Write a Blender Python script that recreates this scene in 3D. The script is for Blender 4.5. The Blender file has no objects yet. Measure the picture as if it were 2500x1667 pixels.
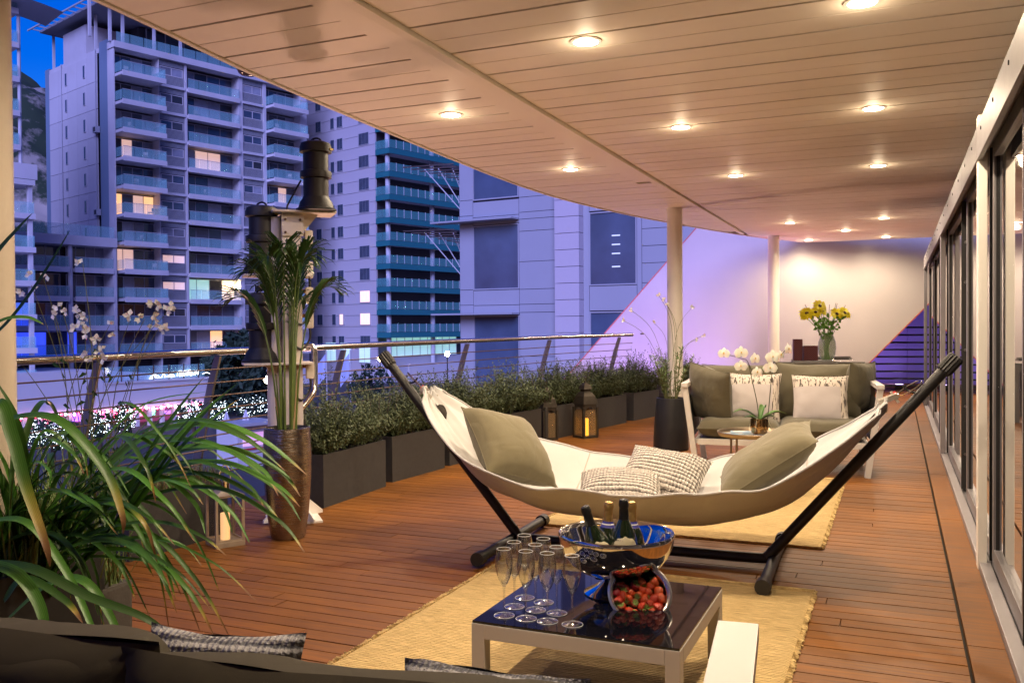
import bpy, bmesh, math, random
from mathutils import Vector, Matrix, noise
R = math.radians
rnd = random.Random(11)
scene = bpy.context.scene
COL = scene.collection
# ---------------------------------------------------------------- camera
F, CX, CY, HZ, HC = 2180.0, 1250.0, 833.5, 800.0, 1.2
ROLL = R(0.4)
PIT = math.atan((CY - HZ) / F)
FW = Vector((0, math.cos(PIT), -math.sin(PIT)))
UP0 = Vector((0, math.sin(PIT), math.cos(PIT)))
RT0 = Vector((1, 0, 0))
CRX = RT0 * math.cos(ROLL) - UP0 * math.sin(ROLL)
CRY = RT0 * math.sin(ROLL) + UP0 * math.cos(ROLL)
CAM = Vector((0, 0, HC))
cd = bpy.data.cameras.new('camera'); cam = bpy.data.objects.new('camera', cd); COL.objects.link(cam)
cd.sensor_width = 36; cd.lens = 36 * F / 2500; cd.clip_start = 0.05; cd.clip_end = 4000
cam.matrix_world = Matrix((CRX, CRY, -FW)).transposed().to_4x4()
cam.location = CAM
scene.camera = cam
# ---------------------------------------------------------------- world, sun, exposure
w = bpy.data.worlds.new('World'); scene.world = w; w.use_nodes = True
nt = w.node_tree; bg = nt.nodes['Background']
sky = nt.nodes.new('ShaderNodeTexSky'); sky.sky_type = 'NISHITA'; sky.sun_disc = False
sky.sun_elevation = R(-1.0); sky.sun_rotation = R(10); sky.altitude = 0; sky.air_density = 1.0; sky.dust_density = 0.3; sky.ozone_density = 4.0
hs = nt.nodes.new('ShaderNodeHueSaturation'); hs.inputs['Saturation'].default_value = 1.15; hs.inputs['Hue'].default_value = 0.515
nt.links.new(sky.outputs[0], hs.inputs['Color'])
nt.links.new(hs.outputs[0], bg.inputs[0]); bg.inputs[1].default_value = 0.75
sd = bpy.data.lights.new('sun', 'SUN'); so = bpy.data.objects.new('sun', sd); COL.objects.link(so)
sd.energy = 2.1; sd.angle = R(40); sd.color = (0.41, 0.43, 1.0)     # the soft afterglow behind the camera
so.rotation_euler = Vector((0.10, 1.0, -0.62)).to_track_quat('-Z', 'Y').to_euler()
scene.view_settings.view_transform = 'Standard'; scene.view_settings.look = 'None'
scene.view_settings.exposure = 1.2; scene.view_settings.gamma = 1.0
scene.view_settings.use_curve_mapping = False
cy = scene.cycles
cy.use_denoising = True; cy.max_bounces = 9; cy.diffuse_bounces = 6; cy.glossy_bounces = 4; cy.transmission_bounces = 8; cy.transparent_max_bounces = 24
cy.caustics_reflective = False; cy.caustics_refractive = False; cy.sample_clamp_indirect = 6
# ---------------------------------------------------------------- pixel helpers (photo 2500x1667) and terrace frame
def ray(px, py):
    x = (px - CX) / F; y = -(py - CY) / F
    c, s = math.cos(-ROLL), math.sin(-ROLL)
    xu, yu = c * x - s * y, s * x + c * y
    return FW + RT0 * xu + UP0 * yu
def G(px, py, z=0.0):
    r = ray(px, py); return CAM + r * ((z - HC) / r.z)
def AT(px, py, Y):
    r = ray(px, py); return CAM + r * (Y / r.y)
TH = R(23.3)
AX = Vector((math.sin(TH), math.cos(TH), 0)); NX = Vector((math.cos(TH), -math.sin(TH), 0))
def UV(u, v, z=0.0):
    p = NX * u + AX * v; return Vector((p.x, p.y, z))
def toUV(p): return (p.x * NX.x + p.y * NX.y, p.x * AX.x + p.y * AX.y)
RZ = -TH                       # local x = NX (towards the facade), local y = AX (down the terrace)
def interp(tab, v):
    if v <= tab[0][0]: return tab[0][1]
    for (a, b), (c, d) in zip(tab, tab[1:]):
        if v <= c:
            t = (v - a) / (c - a); return b + (d - b) * t
    return tab[-1][1]
def smooth(tab, n=4):
    out = []
    for i in range(len(tab) - 1):
        p0 = tab[max(i - 1, 0)]; p1 = tab[i]; p2 = tab[i + 1]; p3 = tab[min(i + 2, len(tab) - 1)]
        for k in range(n):
            t = k / n
            out.append(tuple(0.5 * ((2 * b) + (-a + c) * t + (2 * a - 5 * b + 4 * c - d) * t * t + (-a + 3 * b - 3 * c + d) * t ** 3) for a, b, c, d in zip(p0, p1, p2, p3)))
    out.append(tuple(tab[-1])); return out
CEIL_EDGE = smooth([(-9, -2.6), (-3, -2.95), (0, -3.15), (3.01, -3.34), (4.72, -3.51), (8.8, -3.66), (11.2, -3.38), (13.17, -2.9), (15.2, -2.28), (17.1, -1.53)])
PLANT_FRONT = [(-9, -3.2), (0, -3.5), (3.45, -3.65), (6.8, -3.57), (10.2, -3.29), (11.6, -2.97), (12.87, -2.71), (15, -2.0), (17.3, -1.1)]
def ceil_u(v): return interp(CEIL_EDGE, v)
def plant_u(v): return interp(PLANT_FRONT, v)
CEIL = 2.7
# ---------------------------------------------------------------- mesh builder
class MB:
    def __init__(s): s.v = []; s.f = []
    def add(s, vs, fs):
        n = len(s.v); s.v += [tuple(v) for v in vs]; s.f += [tuple(i + n for i in f) for f in fs]; return s
    def box(s, x0, x1, y0, y1, z0, z1, M=None):
        vs = [Vector(p) for p in ((x0,y0,z0),(x1,y0,z0),(x1,y1,z0),(x0,y1,z0),(x0,y0,z1),(x1,y0,z1),(x1,y1,z1),(x0,y1,z1))]
        if M: vs = [M @ p for p in vs]
        return s.add(vs, [(0,3,2,1),(4,5,6,7),(0,1,5,4),(1,2,6,5),(2,3,7,6),(3,0,4,7)])
    def bar(s, a, b, w, h, up=(0,0,1)):
        a = Vector(a); b = Vector(b); d = (b - a).normalized(); up = Vector(up)
        if abs(d.dot(up)) > .99: up = Vector((0,1,0))
        x = d.cross(up).normalized(); y = x.cross(d)
        vs = []
        for p in (a, b):
            for sx, sy in ((-1,-1),(1,-1),(1,1),(-1,1)): vs.append(p + x * sx * w / 2 + y * sy * h / 2)
        return s.add(vs, [(3,2,1,0),(4,5,6,7),(0,1,5,4),(1,2,6,5),(2,3,7,6),(3,0,4,7)])
    def tube(s, pts, r, n=8, cap=True):
        pts = [Vector(p) for p in pts]; m = len(pts)
        rs = r if isinstance(r, (list, tuple)) else [r] * m
        ref = Vector((0,0,1)); vs = []; fs = []; x = None
        for i, p in enumerate(pts):
            d = (pts[min(i+1, m-1)] - pts[max(i-1, 0)])
            d = d.normalized() if d.length > 1e-9 else Vector((0,0,1))
            if x is None:
                x = d.cross(ref)
                if x.length < .05: x = d.cross(Vector((0,1,0)))
            else: x = x - d * x.dot(d)
            x.normalize(); y = d.cross(x)
            for k in range(n):
                a = 2 * math.pi * k / n; vs.append(p + (x * math.cos(a) + y * math.sin(a)) * rs[i])
        for i in range(m - 1):
            for k in range(n):
                k2 = (k + 1) % n; fs.append((i*n+k, i*n+k2, (i+1)*n+k2, (i+1)*n+k))
        if cap: fs.append(tuple(range(n-1, -1, -1))); fs.append(tuple((m-1)*n+k for k in range(n)))
        return s.add(vs, fs)
    def lathe(s, prof, n=24, M=None, cap=True):
        vs = []; fs = []; m = len(prof)
        for r, z in prof:
            for k in range(n):
                a = 2 * math.pi * k / n; vs.append(Vector((r * math.cos(a), r * math.sin(a), z)))
        for i in range(m - 1):
            for k in range(n):
                k2 = (k + 1) % n; fs.append((i*n+k, i*n+k2, (i+1)*n+k2, (i+1)*n+k))
        if cap: fs.append(tuple(range(n-1, -1, -1))); fs.append(tuple((m-1)*n+k for k in range(n)))
        if M: vs = [M @ p for p in vs]
        return s.add(vs, fs)
    def grid(s, fn, nu, nv, wrap=False):
        vs = [fn(i / nu, j / nv) for i in range(nu + 1) for j in range(nv + 1)]
        fs = [(i*(nv+1)+j, (i+1)*(nv+1)+j, (i+1)*(nv+1)+j+1, i*(nv+1)+j+1) for i in range(nu) for j in range(nv)]
        return s.add(vs, fs)
    def prism(s, poly, z0, z1):       # poly: list of xy (ccw)
        n = len(poly); vs = [Vector((p[0], p[1], z0)) for p in poly] + [Vector((p[0], p[1], z1)) for p in poly]
        return s.add(vs, [tuple(range(n-1,-1,-1)), tuple(range(n, 2*n))] + [(i, (i+1)%n, n+(i+1)%n, n+i) for i in range(n)])
    def xf(s, M): s.v = [tuple(M @ Vector(p)) for p in s.v]; return s
    def mesh(s, name, smooth=False, bevel=0, sharp=40):
        me = bpy.data.meshes.new(name); me.from_pydata(s.v, [], s.f)
        if bevel:
            bm = bmesh.new(); bm.from_mesh(me)
            bmesh.ops.recalc_face_normals(bm, faces=bm.faces)
            es = [e for e in bm.edges if len(e.link_faces) == 2 and e.calc_face_angle(0) > R(30)]
            bmesh.ops.bevel(bm, geom=es, offset=bevel, segments=2, profile=.7, affect='EDGES')
            bm.to_mesh(me); bm.free()
        if smooth:
            me.polygons.foreach_set('use_smooth', [True] * len(me.polygons))
            me.set_sharp_from_angle(angle=R(sharp))
        me.update(); return me
    def build(s, name, mat, parent=None, smooth=False, bevel=0, sharp=40, loc=None):
        me = s.mesh(name, smooth, bevel, sharp); me.materials.append(mat)
        return link(name, me, parent, loc)
def link(name, me, parent=None, loc=None):
    o = bpy.data.objects.new(name, me); COL.objects.link(o)
    if parent: o.parent = parent
    if loc is not None: o.location = loc
    return o
def tag(o, label, cat, group=None):
    o['label'] = label; o['category'] = cat
    if group: o['group'] = group
    return o
def thing(name, label, cat, loc=(0,0,0), rz=0.0, group=None):
    o = bpy.data.objects.new(name, None); COL.objects.link(o); o.empty_display_size = .1
    o.location = loc; o.rotation_euler = (0, 0, rz)
    return tag(o, label, cat, group)
def struct(o): o['kind'] = 'structure'; return o
def stuff(o): o['kind'] = 'stuff'; return o
def copy_tree(root, label=None, loc=None, rz=None, group=None):
    def cp(o, par):
        c = o.copy(); COL.objects.link(c); c.parent = par
        for ch in list(o.children): cp(ch, c)
        return c
    c = cp(root, None)
    if label: c['label'] = label
    if group: c['group'] = group
    if loc is not None: c.location = loc
    if rz is not None: c.rotation_euler = (0, 0, rz)
    return c
# ---------------------------------------------------------------- materials
MATS = {}
def mat(name, col, rough=.5, metal=0.0, var=0.0, vscale=8.0, bump=0.0, bscale=60.0, rvar=0.0, coord='Object', **kw):
    m = bpy.data.materials.new(name); m.use_nodes = True; t = m.node_tree; N = t.nodes; L = t.links
    b = N['Principled BSDF']; b.inputs['Base Color'].default_value = (*col, 1); b.inputs['Roughness'].default_value = rough; b.inputs['Metallic'].default_value = metal
    for k, v in kw.items():
        b.inputs[k].default_value = v
    tc = N.new('ShaderNodeTexCoord')
    if var or rvar:
        n = N.new('ShaderNodeTexNoise'); n.inputs['Scale'].default_value = vscale; n.inputs['Detail'].default_value = 6
        L.new(tc.outputs[coord], n.inputs['Vector'])
        if var:
            mx = N.new('ShaderNodeMix'); mx.data_type = 'RGBA'
            mx.inputs[6].default_value = (*[max(0, c * (1 - var)) for c in col], 1); mx.inputs[7].default_value = (*[min(1, c * (1 + var)) for c in col], 1)
            L.new(n.outputs['Fac'], mx.inputs[0]); L.new(mx.outputs[2], b.inputs['Base Color'])
        if rvar:
            mr = N.new('ShaderNodeMapRange'); mr.inputs[3].default_value = max(0, rough - rvar); mr.inputs[4].default_value = min(1, rough + rvar)
            L.new(n.outputs['Fac'], mr.inputs[0]); L.new(mr.outputs[0], b.inputs['Roughness'])
    if bump:
        n2 = N.new('ShaderNodeTexNoise'); n2.inputs['Scale'].default_value = bscale; n2.inputs['Detail'].default_value = 4
        L.new(tc.outputs[coord], n2.inputs['Vector'])
        bp = N.new('ShaderNodeBump'); bp.inputs['Strength'].default_value = bump; bp.inputs['Distance'].default_value = .01
        L.new(n2.outputs['Fac'], bp.inputs['Height']); L.new(bp.outputs[0], b.inputs['Normal'])
    MATS[name] = m; return m
def emit(name, col, strength, sample=False, base=(.8,.8,.8)):
    m = bpy.data.materials.new(name); m.use_nodes = True; b = m.node_tree.nodes['Principled BSDF']
    b.inputs['Base Color'].default_value = (*base, 1)
    b.inputs['Emission Color'].default_value = (*col, 1); b.inputs['Emission Strength'].default_value = strength
    m.cycles.emission_sampling = 'AUTO' if sample else 'NONE'
    MATS[name] = m; return m
def nodes_of(m): return m.node_tree.nodes, m.node_tree.links, m.node_tree.nodes['Principled BSDF']
def wood_mat():
    m = mat('deck_wood', (.2, .06, .025), .42); N, L, b = nodes_of(m)
    geo = N.new('ShaderNodeNewGeometry'); mp = N.new('ShaderNodeMapping'); mp.inputs['Rotation'].default_value = (0, 0, TH)
    mp.inputs['Scale'].default_value = (1, 1, 1); L.new(geo.outputs['Position'], mp.inputs[0])
    oi = N.new('ShaderNodeObjectInfo')
    ad = N.new('ShaderNodeVectorMath'); ad.operation = 'MULTIPLY_ADD'; ad.inputs[1].default_value = (1.6, 28, 1)
    cx = N.new('ShaderNodeCombineXYZ'); sc = N.new('ShaderNodeMath'); sc.operation = 'MULTIPLY'; sc.inputs[1].default_value = 40
    L.new(oi.outputs['Random'], sc.inputs[0]); L.new(sc.outputs[0], cx.inputs[0]); L.new(sc.outputs[0], cx.inputs[2])
    L.new(mp.outputs[0], ad.inputs[0]); L.new(cx.outputs[0], ad.inputs[2])
    n = N.new('ShaderNodeTexNoise'); n.inputs['Scale'].default_value = 2.4; n.inputs['Detail'].default_value = 8; n.inputs['Roughness'].default_value = .65
    L.new(ad.outputs[0], n.inputs['Vector'])
    big = N.new('ShaderNodeTexNoise'); big.inputs['Scale'].default_value = 1.3; big.inputs['Detail'].default_value = 4; L.new(mp.outputs[0], big.inputs['Vector'])
    r = N.new('ShaderNodeValToRGB'); e = r.color_ramp.elements
    e[0].position = .25; e[0].color = (.095, .032, .005, 1); e[1].position = .75; e[1].color = (.265, .098, .012, 1)
    L.new(n.outputs['Fac'], r.inputs[0])
    hv = N.new('ShaderNodeHueSaturation'); L.new(r.outputs[0], hv.inputs['Color'])
    mr = N.new('ShaderNodeMapRange'); mr.inputs[3].default_value = .86; mr.inputs[4].default_value = 1.16; L.new(oi.outputs['Random'], mr.inputs[0])
    m2 = N.new('ShaderNodeMath'); m2.operation = 'MULTIPLY'; mb = N.new('ShaderNodeMapRange'); mb.inputs[1].default_value = .3; mb.inputs[2].default_value = .7; mb.inputs[3].default_value = .75; mb.inputs[4].default_value = 1.2
    L.new(big.outputs['Fac'], mb.inputs[0]); L.new(mb.outputs[0], m2.inputs[0]); L.new(mr.outputs[0], m2.inputs[1])
    L.new(m2.outputs[0], hv.inputs['Value']); L.new(hv.outputs[0], b.inputs['Base Color'])
    rr = N.new('ShaderNodeMapRange'); b.inputs['Specular IOR Level'].default_value = .32; rr.inputs[3].default_value = .42; rr.inputs[4].default_value = .7; L.new(n.outputs['Fac'], rr.inputs[0]); L.new(rr.outputs[0], b.inputs['Roughness'])
    bp = N.new('ShaderNodeBump'); bp.inputs['Strength'].default_value = .25; bp.inputs['Distance'].default_value = .002; L.new(n.outputs['Fac'], bp.inputs['Height']); L.new(bp.outputs[0], b.inputs['Normal'])
    return m
M_WOOD = wood_mat()
M_DARK = mat('deck_gap', (.02, .014, .01), .9)
M_PANEL = mat('ceiling_panel_paint', (.86, .79, .68), .55, var=.05, vscale=1.5, rvar=.08)
M_WHITE = mat('white_paint', (.78, .75, .72), .35, var=.03, vscale=6)
M_CREAM = mat('cream_column_paint', (.82, .79, .73), .35, var=.04, bump=.05, bscale=90)
M_PLASTER = mat('wall_plaster', (.44, .415, .405), .34, var=.10, vscale=1.2, bump=.12, bscale=14, rvar=.1)
M_VIOLET = mat('violet_lit_wall', (.30, .21, .50), .6, var=.06, vscale=2)  # violet of the light on this wall is put into its colour
def leafy(m, fac=.3):                                # light passing through thin leaves
    N, L, b = nodes_of(m); tr = N.new('ShaderNodeBsdfTranslucent'); mx = N.new('ShaderNodeMixShader'); mx.inputs[0].default_value = fac
    lk = b.inputs['Base Color'].links
    if lk: L.new(lk[0].from_socket, tr.inputs[0])
    else: tr.inputs[0].default_value = b.inputs['Base Color'].default_value
    out = N['Material Output']; L.new(b.outputs[0], mx.inputs[1]); L.new(tr.outputs[0], mx.inputs[2]); L.new(mx.outputs[0], out.inputs[0]); return m
def thin_glass(name):
    m = bpy.data.materials.new(name); m.use_nodes = True; N = m.node_tree.nodes; L = m.node_tree.links; N.remove(N['Principled BSDF'])
    t = N.new('ShaderNodeBsdfTransparent'); t.inputs[0].default_value = (.97, .98, .98, 1); g_ = N.new('ShaderNodeBsdfGlossy'); g_.inputs['Roughness'].default_value = .07
    lw = N.new('ShaderNodeLayerWeight'); lw.inputs[0].default_value = .5; pw_ = N.new('ShaderNodeMath'); pw_.operation = 'POWER'; pw_.inputs[1].default_value = 2.2; ma = N.new('ShaderNodeMath'); ma.operation = 'MULTIPLY_ADD'; ma.inputs[1].default_value = .8; ma.inputs[2].default_value = .11; L.new(lw.outputs['Facing'], pw_.inputs[0]); L.new(pw_.outputs[0], ma.inputs[0]); mx = N.new('ShaderNodeMixShader'); L.new(ma.outputs[0], mx.inputs[0]); L.new(t.outputs[0], mx.inputs[1]); L.new(g_.outputs[0], mx.inputs[2]); L.new(mx.outputs[0], N['Material Output'].inputs[0]); return m
M_STEEL = mat('stainless_steel', (.62, .60, .58), .22, 1.0, rvar=.1, vscale=30)
M_ALU = mat('aluminium_frame', (.21, .20, .215), .42, .3, var=.05, rvar=.08, vscale=14)
M_ALUD = mat('grey_frame', (.33, .31, .33), .42, .4, var=.05)
M_RUBBER = mat('black_gasket', (.012, .011, .012), .6)
M_BLACK = mat('black_powder_coat', (.016, .015, .015), .45, bump=.05, bscale=200)
M_GLASS = mat('window_glass', (.02, .022, .03), .03, 0, **{'Specular IOR Level': .9, 'Coat Weight': 1.0, 'Coat Roughness': .01})
M_CLEAR = mat('clear_glass', (1, 1, 1), .0, 0, **{'Transmission Weight': 1.0, 'IOR': 1.45})
M_CONC = mat('asphalt_ground', (.05, .05, .055), .85, var=.2, vscale=.5)
M_STONE = mat('city_stone', (.60, .57, .60), .7, var=.2, vscale=.35, bump=.1, bscale=2)
M_CABLE = mat('cable', (.12, .07, .05), .5, .5)
# ================================================================ STRUCTURE: ground, deck, ceiling, far walls
g = MB().box(-1800, 1800, -60, 2400, -7, -6).build('ground', M_CONC); struct(g)
UNIT = MB().box(-.5, .5, -.5, .5, -.5, .5).mesh('plank'); UNIT.materials.append(M_WOOD)
def deck_u(v): return plant_u(v) - .62
poly = [(deck_u(v), v) for v in (-9, 0, 3.45, 6.8, 10.2, 11.6, 12.87, 15, 17.3)]
pts = [UV(u, v) for u, v in poly]
deck_poly = [UV(1.5, -9), UV(1.5, 17.4)] + pts[::-1]
deck = struct(MB().prism([(p.x, p.y) for p in deck_poly], -.35, -.028).build('deck', M_DARK))
PW = .0926; U_IN = .232
v = 1.0; far = MB(); cnt = 0
def plank_piece(u0, u1, v0):
    o = link('plank', UNIT, deck)
    c = UV((u0 + u1) / 2, v0 + PW / 2, -.012 + rnd.uniform(-.0008, .0008))
    o.matrix_local = Matrix.Translation(c) @ Matrix.Rotation(RZ, 4, 'Z') @ Matrix.Diagonal((u1 - u0 - .004, PW - .0065, .024, 1))
k = 0
while v < 17.0:
    ul = max(deck_u(v), deck_u(v + PW)) + .02
    if v < 10.6:
        cuts = [ul]; x = ul + rnd.uniform(.5, 2.6)
        while x < U_IN - .35:
            cuts.append(x); x += rnd.uniform(1.5, 2.7)
        cuts.append(U_IN)
        if len(cuts) > 4: cuts = cuts[:2] + cuts[-2:]
        for a, b_ in zip(cuts, cuts[1:]): plank_piece(a, b_, v); cnt += 1
    else:
        far.box(ul, U_IN, v + .003, v + PW - .003, -.024, 0, Matrix.Rotation(RZ, 4, 'Z'))
    v += PW; k += 1
fo = stuff(far.build('plank_far', M_WOOD, deck)); 
v = -.2
while v < 17:                                      # border boards along the facade
    o = link('plank', UNIT, deck); ln = rnd.uniform(1.6, 2.4)
    o.matrix_local = Matrix.Translation(UV((U_IN + .37) / 2 + .006, v + ln / 2, -.011)) @ Matrix.Rotation(RZ, 4, 'Z') @ Matrix.Diagonal((.37 - U_IN - .012, ln - .006, .024, 1)); v += ln
# ---- ceiling: backing slab with panels as children
ce = [UV(ceil_u(v_) + .02, v_) for v_ in [x / 2 for x in range(-18, 35)]]
ceiling = struct(MB().prism([(p.x, p.y) for p in [UV(2.4, -9), UV(2.4, 17.1)] + ce[::-1]], CEIL + .02, CEIL + .25).build('ceiling', mat('ceiling_void', (.035, .03, .027), .9)))
SP = .2285; V0 = .04
UJ = -2.27
LIGHT_PX = [(2105, 5), (2132, 264), (2144, 404), (2158, 532), (2163, 578), (1430, 101), (1662, 310), (1796, 428), (1929, 544), (2065, 562), (1101, 280), (1393, 413), (1974, 586)]
LIGHTS = [toUV(G(x, y, CEIL)) for x, y in LIGHT_PX]
for i in range(-14, 74):
    v0 = V0 + i * SP; gap = .022 if i % 2 else .008
    g2 = .008 if i % 2 else .022
    a, b_ = v0 + gap / 2, v0 + SP - g2 / 2
    Mz = Matrix.Rotation(RZ, 4, 'Z')
    ua, ub = ceil_u(a) + .03, ceil_u(b_) + .03
    def quadbox(u0a, u0b, u1):
        vs = [UV(u0a, a, CEIL), UV(u1, a, CEIL), UV(u1, b_, CEIL), UV(u0b, b_, CEIL)]
        vs2 = [p + Vector((0, 0, .019)) for p in vs]
        return MB().add(vs + vs2, [(0,3,2,1),(4,5,6,7),(0,1,5,4),(1,2,6,5),(2,3,7,6),(3,0,4,7)])
    if a < 17:
        if ua < UJ - .25:
            quadbox(ua, ub, UJ - .22 if v0 < 9 else UJ - .05).build('ceiling_panel', M_PANEL, ceiling)
            quadbox(max(UJ + .03, ua), max(UJ + .03, ub), 2.3).build('ceiling_panel', M_PANEL, ceiling)
        else:
            quadbox(max(ua, UJ + .03), max(ub, UJ + .03), 2.3).build('ceiling_panel', M_PANEL, ceiling)
vv = [x / 4 for x in range(-12, 66)]
vj = [x for x in vv if ceil_u(x) < UJ - .12]
m = MB(); Mz = Matrix.Rotation(RZ, 4, 'Z')
m.box(UJ - .219, UJ - .055, -3, 9.06, CEIL - .001, CEIL + .019, Mz)
m.build('ceiling_panel', M_PANEL, ceiling)
MB().box(UJ - .045, UJ + .02, -3, vj[-1], CEIL - .022, CEIL + .018, Mz).build('ceiling_trim', M_PANEL, ceiling, bevel=.004)
m = MB()                                            # curved fascia at the outer edge
for x0, x1 in zip(vv, vv[1:]):
    p0, p1 = UV(ceil_u(x0), x0), UV(ceil_u(x1), x1); n_ = Vector((-(p1 - p0).y, (p1 - p0).x, 0)).normalized() * .025
    m.add([p0 + Vector((0,0,CEIL-.010)), p1 + Vector((0,0,CEIL-.010)), p1 - n_ + Vector((0,0,CEIL-.010)), p0 - n_ + Vector((0,0,CEIL-.010)),
           p0 + Vector((0,0,CEIL+.27)), p1 + Vector((0,0,CEIL+.27)), p1 - n_ + Vector((0,0,CEIL+.27)), p0 - n_ + Vector((0,0,CEIL+.27))],
          [(0,1,2,3),(4,7,6,5),(0,4,5,1),(2,6,7,3)])
m.build('fascia', M_PANEL, ceiling)
# ---- downlights
M_LAMP = emit('downlight_glow', (1.0, .84, .60), 30)
M_RING = mat('lamp_ring', (.75, .72, .66), .3, .3)
lens_me = MB().lathe([(0, -.004), (.064, -.004), (.064, .0), (0, .0)], 20, cap=False).mesh('lens'); lens_me.materials.append(M_LAMP)
ring_me = MB().lathe([(.065, .003), (.065, -.006), (.084, -.004), (.084, .003)], 24, cap=False).mesh('trim_ring', True); ring_me.materials.append(M_RING)
ld = bpy.data.lights.new('downlight', 'SPOT'); ld.energy = 68; ld.color = (1.0, .79, .55); ld.spot_size = R(168); ld.spot_blend = .6; ld.shadow_soft_size = .05
lg_ = bpy.data.lights.new('downlight_spill', 'POINT'); lg_.energy = .75; lg_.color = (1.0, .76, .50); lg_.shadow_soft_size = .04   # extra point lamp added under each downlight to brighten the ceiling
names = ['nearest lamp by the glass doors, cut by the top edge', 'second lamp from the camera in the row along the glass doors', 'third lamp from the camera in the row along the glass doors', 'fourth lamp from the camera in the row along the glass doors', 'farthest lamp of the row along the glass doors',
         'large nearest lamp of the middle ceiling row', 'second lamp from the camera in the middle ceiling row', 'third lamp from the camera in the middle ceiling row', 'fourth lamp of the middle row, just right of the far column', 'far lamp between the middle row and the door row',
         'nearest lamp left of the ceiling trim, nearest the open edge', 'far lamp left of the ceiling trim, nearest the open edge', 'farthest lamp left, above the second column']
for (u, v_), lab in zip(LIGHTS, names):
    p = UV(u, v_, CEIL - .002)
    t = thing('downlight', 'round glowing downlight, ' + lab, 'downlight', p, 0, 'downlights in the ceiling')
    link('lens', lens_me, t); link('trim_ring', ring_me, t)
    lo = bpy.data.objects.new('bulb', lg_); COL.objects.link(lo); lo.parent = t; lo.location = (0, 0, -.07)
    lo = bpy.data.objects.new('bulb', ld); COL.objects.link(lo); lo.parent = t; lo.location = (0, 0, -.02)
for (u, v_), lab in zip([(-.15, 2.2), (-1.5, 2.25)], ['beside the doors', 'over the dark sofa']):           # the same rows go on overhead, above the frame
    p = UV(u, v_, CEIL - .002)
    t = thing('downlight', 'ceiling downlight overhead above the frame, ' + lab, 'downlight', p, 0, 'downlights in the ceiling')
    link('lens', lens_me, t); link('trim_ring', ring_me, t)
    lo = bpy.data.objects.new('bulb', lg_); COL.objects.link(lo); lo.parent = t; lo.location = (0, 0, -.07)
    lo = bpy.data.objects.new('bulb', ld); COL.objects.link(lo); lo.parent = t; lo.location = (0, 0, -.02)
# ---- columns
def column(px, Y, r, z1, label, mat_=M_CREAM):
    p = AT(px, 800, Y); t = thing('column', label, 'column', (p.x, p.y, 0), 0, 'round columns of the terrace')
    MB().lathe([(r, .06), (r, z1)], 32).build('shaft', mat_, t, True)
    MB().lathe([(r + .03, 0), (r + .03, .015), (r + .004, .03), (r + .004, .06)], 32).build('base_ring', mat_, t, True)
column(1648, 11.35, .097, CEIL, 'white round column behind the dark tall pot by the railing end')
column(1889, 14.95, .092, CEIL, 'white round column at the far end behind the sofa')
column(-36, 3.3, .10, 3.2, 'cream round column cut by the left edge of the photo', mat('beige_column_paint', (.50, .42, .33), .45, var=.06, vscale=5, bump=.12, bscale=70))
# ---- far end: slanted stair wall, violet wall with rods behind
pl, pr = Vector((5.378, 16.35, 0)), Vector((7.35, 15.95, 0)); dw = (pr - pl).normalized(); nw = Vector((-dw.y, dw.x, 0))
def on_wall(px, py):
    r = ray(px, py); t = ((pl - CAM).dot(nw)) / r.dot(nw); return CAM + r * t
A_, B_ = on_wall(1393, 909), on_wall(1701, 555)
C_, D_ = on_wall(2110, 898), on_wall(2254, 755)
def along(P, Q, z): t = (z - P.z) / (Q.z - P.z); return P + (Q - P) * t
q = [along(A_, B_, -.6), along(A_, B_, 3.6), along(C_, D_, 3.6), along(C_, D_, -.6)]
m = MB(); th = nw * .18
m.add([p for p in q] + [p + th for p in q], [(0,1,2,3),(7,6,5,4),(0,4,5,1),(1,5,6,2),(2,6,7,3),(3,7,4,0)])
t = thing('stair_wall', 'white slanted stair wall closing the far end of the terrace', 'wall')
m.build('wall', M_PLASTER, t)
for P, Q in ((q[0], q[1]), (q[3], q[2])):
    MB().bar(P - nw * .004, Q - nw * .004, .02, .012, up=nw).build('edge_trim', mat('edge_trim', (.45, .12, .10), .5), t)
t = thing('violet_lit_wall', 'back wall with violet light in its colour, seen below the slanted stair wall', 'wall')
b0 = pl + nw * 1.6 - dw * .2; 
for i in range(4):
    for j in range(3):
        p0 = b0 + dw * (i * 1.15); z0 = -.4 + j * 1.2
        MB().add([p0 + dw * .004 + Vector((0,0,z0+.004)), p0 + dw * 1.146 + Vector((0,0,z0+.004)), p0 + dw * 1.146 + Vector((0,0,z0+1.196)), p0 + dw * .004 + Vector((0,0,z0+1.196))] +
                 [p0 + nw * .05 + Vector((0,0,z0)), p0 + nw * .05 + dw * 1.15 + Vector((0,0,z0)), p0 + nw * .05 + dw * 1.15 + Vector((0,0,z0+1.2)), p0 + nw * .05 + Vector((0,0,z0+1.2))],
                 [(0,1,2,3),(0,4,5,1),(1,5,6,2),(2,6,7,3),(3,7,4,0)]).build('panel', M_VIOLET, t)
t = thing('stair_balustrade', 'dark horizontal rods in front of the violet wall', 'balustrade')
for k, yy in enumerate([799, 818, 837, 855, 873, 891, 910, 928, 946]):
    p1 = on_wall(2256, yy) + nw * .5; x0 = C_.x + (p1.z - C_.z) * (D_.x - C_.x) / (D_.z - C_.z)
    s = (x0 + .02 - p1.x) / dw.x; p0 = p1 + dw * s
    r_ = MB().tube([p0, p1 + dw * .6], .017, 8).build('rod', M_BLACK, t, True)
    MB().lathe([(.02, -.05), (.028, 0), (.012, .03)], 8, Matrix.Translation(p0)).build('rod_clamp', M_BLACK, r_, True)
q_ = [pl - dw * .5, pr + dw * 2]
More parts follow.
